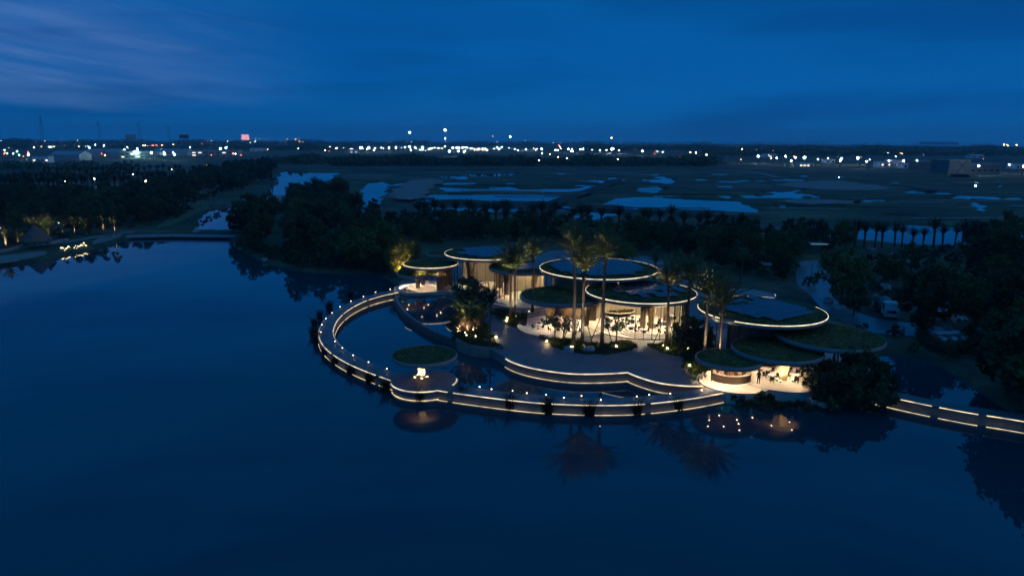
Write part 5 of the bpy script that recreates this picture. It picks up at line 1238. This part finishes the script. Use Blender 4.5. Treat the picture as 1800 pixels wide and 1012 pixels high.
for px, py, s in [(910, 270, .8), (952, 266, 1.6), (999, 266, 2.2), (1005, 266, 1.6), (1020, 267, 1.5), (1025, 267, 2.9), (1041, 268, 1.4), (1054, 269, 1.2), (1066, 269, 1.0), (1076, 267, 3.8), (1088, 269, 1.0), (1129, 271, 2.3), (1155, 272, 1.2), (1165, 273, .9), (1222, 274, 1.2), (1241, 280, 1.3), (1332, 284, 1.6)]:
    mast(px, py + 3, 9, s, FLOODW, 'white floodlight mast on the horizon right of centre', 'white masts right of centre')
for px, py, s in [(1380, 281, 1.6), (1397, 284, 1.5), (1413, 285, 2.7), (1455, 285, 1.4), (1478, 286, 2.3), (1476, 291, 2.9), (1507, 286, 2.2), (1561, 291, 2.2), (1587, 291, 1.8), (1718, 304, 2.0), (1772, 300, 1.8), (1798, 302, 1.6), (1445, 268, 1.2), (1560, 271, 1.2), (1522, 293, 1.2)]:
    mast(px, py + 4, 8, s * .85, FLOODW, 'white floodlight mast among the houses on the right horizon', 'white masts on the right')
for px, py, s in [(158, 263, 2.2), (224, 261, 1.2), (240, 275, 3.6), (267, 276, 1.8), (291, 278, 1.4), (308, 280, 1.4), (321, 268, 2.2), (361, 268, 2.0), (373, 270, 1.8), (388, 266, 3.0), (398, 264, 3.2), (183, 258, 1.0), (290, 279, 1.5)]:
    mast(px, py + 3, 8, s * .8, FLOODC, 'blue-white floodlight mast over the sheds on the left horizon', 'white masts on the left')
for px, py, s, m_ in [(116, 315, 1.0, FLOODY), (168, 309, 1.0, FLOODW), (235, 300, .8, FLOODW), (258, 315, 1.0, FLOODY), (260, 297, .8, FLOODY), (343, 317, 1.0, FLOODY), (303, 289, .8, FLOODY), (353, 281, .9, FLOODY), (364, 281, .9, REDL)]:
    mast(px, py + 20, 5, s * .8, m_, 'street lamp over the plantation road on the left', 'plantation road lamps')
for px, py, s, m_ in [(572, 268, 1.4, FLOODY), (579, 270, 1.2, REDL), (841, 286, .9, REDL), (1213, 272, 1.2, FLOODY), (1223, 273, 1.2, FLOODY), (1304, 264, 1.6, FLOODY), (1308, 269, 1.2, REDL), (1150, 275, 1.2, REDL), (1585, 274, 1.3, FLOODY), (982, 255, 2, REDL), (973, 249, 2.5, FLOODY), (985, 249, 2.5, REDL), (1612, 260, 2, REDL), (1796, 305, 1.0, FLOODY), (843, 247, 3, REDL)]:
    mast(px, py + 4, 8, s, m_, 'single coloured lamp scattered along the far horizon', 'coloured far lamps')
for px, py, s in [(1764, 257, 4.5), (1769, 256, 4.5), (1771, 260, 4.5), (1786, 257, 5.0)]:
    mast(px, py + 3.5, 16, s * 1.3, FLOODY, 'orange glowing lamp in the cluster at the far right horizon', 'orange lamps at far right')
for px, py, s in [(467, 242.5, 3), (473, 243, 3), (479, 243, 3), (450, 241.5, 3), (506, 243, 3), (520, 244.5, 5), (526, 245, 4), (457, 240, 3)]:
    mast(px, py + 6, 26, s, FLOODY, 'orange lamp right of the red screen on the left horizon', 'orange lamps by the screen')
rg = random.Random(55)
for k in range(46):
    mast(rg.uniform(-5, 520), rg.uniform(258, 285), 6, rg.uniform(.5, 1.5), rg.choice((FLOODC, FLOODC, FLOODC, FLOODW, FLOODY, REDL)), 'small lamp among the sheds and roads of the left plain', 'small lamps on the left plain')
for k in range(58):
    x = rg.gauss(760, 130); mast(x, rg.uniform(262, 270), 6, rg.uniform(.5, 1.4), rg.choice((FLOODW, FLOODW, FLOODW, FLOODC, FLOODY)), 'small lamp in the dense light band on the centre horizon', 'small lamps at centre horizon')
for k in range(60):
    mast(rg.uniform(900, 1800), rg.uniform(258, 292), 6, rg.uniform(.4, 1.1), rg.choice((FLOODW, FLOODW, FLOODY, FLOODY, REDL)), 'small lamp scattered through the right-hand far settlement', 'small lamps on the right plain')
for k in range(40):
    mast(rg.uniform(0, 1100), rg.uniform(250.5, 254), 14, rg.uniform(1.0, 2.2), rg.choice((FLOODW, FLOODY, FLOODY, REDL)), 'faint lamp in the far town at the horizon line', 'faint lamps at the horizon line')
# tall lattice tower lights
def tower(px, yb, yt, lab, cat, lamps=()):
    p = at(px, yb, LAND); d = dep(px, yb, LAND); h = (yb - yt) / 1200 * d
    o = thing('lattice_mast', lab, cat, (p.x, p.y, LAND)); b_ = h * .09; mb = MB()
    for k in range(4):
        a = PI / 4 + k * PI / 2; mb.tube([(b_ * math.cos(a), b_ * math.sin(a), 0), (b_ * .12 * math.cos(a), b_ * .12 * math.sin(a), h)], .0075 * h ** .75, 4)
    for j in range(7):
        z0, z1 = h * j / 7, h * (j + 1) / 7; r0, r1 = b_ * (1 - .88 * j / 7), b_ * (1 - .88 * (j + 1) / 7)
        for k in range(4):
            a, c_ = PI / 4 + k * PI / 2, PI / 4 + (k + 1) * PI / 2
            mb.tube([(r0 * math.cos(a), r0 * math.sin(a), z0), (r1 * math.cos(c_), r1 * math.sin(c_), z1)], .0045 * h ** .75, 3)
    mb.build('lattice', dark_metal, o)
    if cat == 'pylon':
        for zf in (.72, .82, .92):
            q_ = h * .13; mb2 = MB().tube([(-q_, 0, h * zf), (0, 0, h * (zf + .03)), (q_, 0, h * zf)], .006 * h ** .75, 4); mb2.build('cross_arm', dark_metal, o)
    for z_, s, m_ in lamps:
        MB().lathe([(0, -.5 * s), (.45 * s, -.35 * s), (.55 * s, 0), (.45 * s, .35 * s), (0, .5 * s)], 10, (0, 0, h * z_)).build('lamp', m_, o)
    return o
tower(78, 262, 205, 'tall lattice power pylon, leftmost on the horizon', 'pylon'); tower(178, 260.5, 214, 'lattice power pylon, second from the left', 'pylon'); tower(248, 260, 215, 'lattice power pylon beside the blank hoarding', 'pylon'); tower(299, 258, 221, 'faintest lattice power pylon, fourth from the left', 'pylon')
tower(721, 264, 232, 'slim floodlight tower with one bright lamp on the centre horizon', 'tower', ((.40 + .55, 3.2, FLOODW),)); tower(783, 264, 228, 'tallest floodlight tower with bright lamp on the centre horizon', 'tower', ((.95, 3.8, FLOODW), (.55, 1.4, FLOODW)))
tower(866, 262, 240, 'thin red-lit mast right of the floodlight towers', 'tower', ((1.0, 1.6, REDL),)); tower(897, 262, 241, 'thin white-lit mast right of centre', 'tower', ((1.0, 2.2, FLOODW),)); tower(1074, 262, 243, 'distant white-lit tower above the brightest floodlight', 'tower', ((1.0, 3.0, FLOODY),))
# billboards
def board(px, y0, y1, w_, lab, m_, yb):
    p = at(px, yb, LAND); d = dep(px, yb, LAND); s = d / 1200
    o = thing('billboard', lab, 'billboard', (p.x, p.y, LAND)); z0, z1 = (yb - y1) * s, (yb - y0) * s; hw = w_ * s / 2
    MB().box(-hw, hw, .3, 1.2, z0, z1).build('panel', frame_m, o); MB().add([(-hw * .97, .29, z0 + .3), (hw * .97, .29, z0 + .3), (hw * .97, .29, z1 - .3), (-hw * .97, .29, z1 - .3)], [(0, 1, 2, 3)]).build('face', m_, o)
    MB().tube([(0, .7, 0), (0, .7, z0)], 1.0, 8).build('post', dark_metal, o); return o, hw, z0, z1
sm = bpy.data.materials.new('advert_screen'); sm.use_nodes = True; t = sm.node_tree; b = t.nodes['Principled BSDF']
tcn = t.nodes.new('ShaderNodeTexCoord'); nz = t.nodes.new('ShaderNodeTexVoronoi'); nz.inputs['Scale'].default_value = .35; t.links.new(tcn.outputs['Object'], nz.inputs['Vector'])
rp2 = t.nodes.new('ShaderNodeValToRGB'); t.links.new(nz.outputs['Color'], rp2.inputs[0]); rp2.color_ramp.elements[0].color = (1, .05, .06, 1); rp2.color_ramp.elements[0].position = .4; rp2.color_ramp.elements[1].color = (1, .8, .75, 1); rp2.color_ramp.elements[1].position = .6
t.links.new(rp2.outputs[0], b.inputs['Emission Color']); b.inputs['Emission Strength'].default_value = 1.1
board(432, 237, 246.5, 14, 'bright red and white advertising screen on the left horizon', sm, 256)
board(232, 237, 248, 19, 'large blank pale hoarding on the left horizon', bluewall, 261); board(325, 237.5, 244, 17, 'dark elongated hoarding left of the red screen', dark_metal, 258)
# buildings
def block(name, px0, px1, yb, yt, lab, m_=bluewall, gable=False, wins=0, depth=18, lit=0.0, seed=1, steps=None, roofm=None):
    a, b_ = at(px0, yb, LAND), at(px1, yb, LAND); s = dep((px0 + px1) / 2, yb, LAND) / 1200; h = (yb - yt) * s * 1.0; w_ = (b_ - a).length
    o = thing(name, lab, 'building', ((a.x + b_.x) / 2, (a.y + b_.y) / 2, LAND - .3), math.atan2(b_.y - a.y, b_.x - a.x))
    hw = w_ / 2; rg_ = random.Random(seed)
    if gable:
        hh = h * .62; mb = MB().box(-hw, hw, 0, depth, 0, hh); mb.build('wall', m_, o)
        MB().add([(-hw - .5, -.6, hh), (hw + .5, -.6, hh), (hw + .5, depth + .6, hh), (-hw - .5, depth + .6, hh), (-hw - .5, depth / 2, h), (hw + .5, depth / 2, h)], [(0, 1, 5, 4), (2, 3, 4, 5), (0, 4, 3), (1, 2, 5), (0, 3, 2, 1)]).build('roof', roofm or roof_sheet, o)
        top = hh
    else:
        for x0, x1, f in (steps or ((0, 1, 1),)):
            MB().box(-hw + w_ * x0, -hw + w_ * x1 - .02, 0, depth, 0, h * f).build('wall', m_, o)
            MB().box(-hw + w_ * x0 - .2, -hw + w_ * x1 + .18, -.2, depth + .2, h * f + .002, h * f + .5).build('roof', roofm or concrete, o)
        top = h * .8
    if wins:
        rows = max(1, int(top / 4)); ww = w_ / wins
        for r_ in range(rows):
            for k in range(wins):
                x = -hw + ww * (k + .5); z = (r_ + .5) * top / rows
                wd = MB().box(x - ww * .28, x + ww * .28, -.08, .05, z - .9, z + .9).build('window', WINW if rg_.random() < lit else blackout, o)
                MB().box(x - ww * .30, x + ww * .30, -.14, -.005, z - 1.08, z - .92).build('sill', concrete, wd)
    return o
block('warehouse', 88, 140, 283, 266, 'left warehouse block glowing blue-green on the left plain', roof_sheet, True, 0, 40)
block('warehouse', 148, 178, 276, 262, 'pale gabled warehouse with lit roof, left plain', roof_sheet, True, 0, 40)
block('warehouse', 186, 210, 276, 262, 'second pale gabled warehouse on the left plain', roof_sheet, True, 0, 40)
block('warehouse', 212, 262, 278, 266, 'long low shed beside the brightest left floodlight', roof_sheet, False, 6, 40, .3)
block('warehouse', 268, 330, 274, 262, 'wide shed under the left floodlights', roof_sheet, True, 0, 50)
block('warehouse', 336, 420, 275, 264, 'long shed at the right end of the left sheds', roof_sheet, False, 8, 40, .25)
block('low_house', 57, 86, 286, 275, 'small pale house left of the glowing warehouse', white_paint, False, 4, 14, .3)
block('white_house', 1548, 1588, 295, 281, 'white stepped house with lit windows on the right horizon', white_paint, False, 7, 14, .45, 3, ((0, .5, .8), (.5, 1, 1)))
block('low_house', 1588, 1612, 296, 287, 'low annex right of the white stepped house', white_paint, False, 3, 12, .2, 4)
block('grey_block', 1618, 1648, 299, 283, 'plain grey block with sloping end, right horizon', grey_render, False, 0, 20, 0, 5, ((0, .65, .92), (.65, 1, 1)))
block('grey_block', 1666, 1704, 306, 282, 'tall grey block behind the crossed crane, right horizon', grey_render, False, 0, 25, 0, 5)
block('grey_block', 1704, 1758, 306, 289, 'long grey block at the right end of the horizon', grey_render, False, 5, 25, 0, 6)
block('low_house', 1342, 1366, 277, 270, 'hip-roofed house left of the right floodlights', white_paint, True, 3, 14, .3, 7)
block('low_house', 1206, 1246, 281, 274, 'long low white building right of centre', white_paint, False, 8, 12, .3, 8)
block('low_house', 1405, 1430, 293, 287, 'low building under the right floodlight', white_paint, False, 4, 12, .6, 9)
block('low_house', 1452, 1468, 287, 280, 'pale cube house among the right floodlights', white_paint, False, 2, 12, .2, 10)
block('low_house', 1706, 1730, 278, 271, 'pale gabled house in the right treeline', white_paint, True, 2, 14, .0, 11)
block('low_house', 1786, 1806, 297, 288, 'low house at the right frame edge', white_paint, False, 3, 14, .3, 12)
block('low_house', 873, 896, 284, 276, 'low flat building on the centre plain', white_paint, False, 5, 12, .1, 13)
block('low_house', 918, 945, 267, 262, 'distant pale building left of the brightest floodlight', white_paint, True, 3, 30, .1, 14)
block('low_house', 612, 632, 270, 263, 'lit building behind the centre mast row', white_paint, False, 5, 30, .6, 15)
block('stadium_block', 1625, 1685, 254.5, 249.5, 'long flat dark hall silhouetted above the right horizon', dark_metal, False, 0, 60)
block('low_house', 440, 470, 266, 260, 'pale low building left of the centre mast row', white_paint, True, 3, 30, .1, 16)
# crossed-leg crane
p = at(1688, 311, LAND); s = dep(1688, 311, LAND) / 1200; o = thing('crawler_crane', 'dark crane with crossed booms before the grey block', 'crane', (p.x, p.y, LAND))
MB().tube([(-12 * s, 0, 0), (8 * s, 0, 29 * s)], .3, 5).build('boom', dark_metal, o); MB().tube([(14 * s, 1.5, 6 * s), (-6 * s, 1.5, 28 * s)], .22, 5).build('boom', dark_metal, o)
MB().box(-14 * s, 12 * s, -2, 3, 0, 5 * s).build('machine_house', dark_metal, o); MB().box(-16 * s, 14 * s, -3, 4, -.3, 1.6 * s).build('tracks', dark_metal, o)
# vehicles on the highway
dk = mat('car_dark', (.05, .05, .06), .4)
for i, (px, col) in enumerate([(15, 0), (28, 0), (58, 0), (72, 0), (80, 0), (88, 1), (95, 0), (123, 0), (131, 0), (139, 0), (150, 0), (206, 0), (252, 0), (268, 1), (275, 1), (285, 0), (305, 0), (325, 0), (356, 1), (380, 0), (402, 0), (410, 0), (420, 1), (428, 0), (440, 0), (452, 0), (463, 0), (470, 1), (480, 0), (492, 1), (497, 1)]):
    y = np.interp(px, [0, 200, 420, 560], [258.5, 258, 251.5, 249.5]); p = at(px, y, 3.0)
    o = car('highway_car', 'car with lights on driving along the far left highway', (p.x, p.y, 3.0), (R(180) if not col else 0) + rnd.uniform(-.3, .3), dk, 'cars on the far highway', True)
    for ch in o.children:
        if ch.name.startswith(('headlight', 'tail_light')): ch.scale = (4, 4, 5)
# far treeline that reads as one mass
tb = MB(); rg = random.Random(77)
def belt(px0, px1, y, hmin, hmax, n, thick):
    for k in range(n):
        px = rg.uniform(px0, px1); p = at(px, y + rg.uniform(-thick, thick), LAND); s = dep(px, y, LAND) / 1200; h = rg.uniform(hmin, hmax) * (1 + .35 * math.sin(px * .05) * math.sin(px * .013 + 1))
        w_ = h * rg.uniform(.7, 1.5)
        for _ in range(9): quad(tb, (p.x + rg.gauss(0, w_ * .5), p.y + rg.gauss(0, w_ * .5), LAND + h * rg.uniform(.15, .85)), h * .32, rg, 0, .8)
belt(-150, 1950, 251.8, 12, 22, 1300, .6); belt(-150, 1950, 255.5, 8, 15, 900, 1.0)
belt(1040, 1950, 263, 9, 15, 1300, 3); belt(1240, 1900, 272, 7, 12, 700, 3); belt(-100, 520, 261, 6, 10, 420, 2.0); belt(400, 620, 262, 7, 12, 260, 3); belt(-60, 230, 296, 3, 6, 140, 6)
belt(590, 680, 287, 6, 9, 260, 5); belt(680, 960, 288, 6, 10, 420, 4); belt(960, 1260, 288, 6, 9, 420, 5); belt(480, 600, 285, 4, 8, 150, 5)
o = tb.build('far_woodland', leaf); tag(o, 'dark hazy band of distant woodland along the horizon', 'woodland', None, 'stuff')
# thin far trees one can tell apart along the plain
TF2 = [broadleaf(900 + i, 9, 1.3, 6.5, 10, 22, .6, .2, leaf) for i in range(2)]
for i in range(46):
    p = at(600 + i * 7.6 + rg.uniform(-2, 2), 296 + rg.uniform(-4, 1), LAND)
    if on_land(p.x, p.y): plant('plain_tree', TF2[i % 2], 'slim dark tree in the row at the back of the rice ponds', 'tree', p.x, p.y, LAND, rg.uniform(.8, 1.3), None, 'slim tree row behind the ponds')

# ------------------------------------------------------------------ evening haze over the plain
vm = bpy.data.materials.new('haze'); vm.use_nodes = True; t = vm.node_tree; t.nodes.clear()
o_ = t.nodes.new('ShaderNodeOutputMaterial'); pv = t.nodes.new('ShaderNodeVolumePrincipled')
pv.inputs['Color'].default_value = (0.45, 0.80, 1.0, 1); pv.inputs['Density'].default_value = 0.00012; pv.inputs['Anisotropy'].default_value = 0.2
t.links.new(pv.outputs[0], o_.inputs['Volume'])
hz = MB().box(-6800, 6800, -200, 7300, -3, 140).build('haze', vm); hz['kind'] = 'stuff'; tag(hz, 'thin blue evening haze over the plain', 'haze', None, 'stuff')
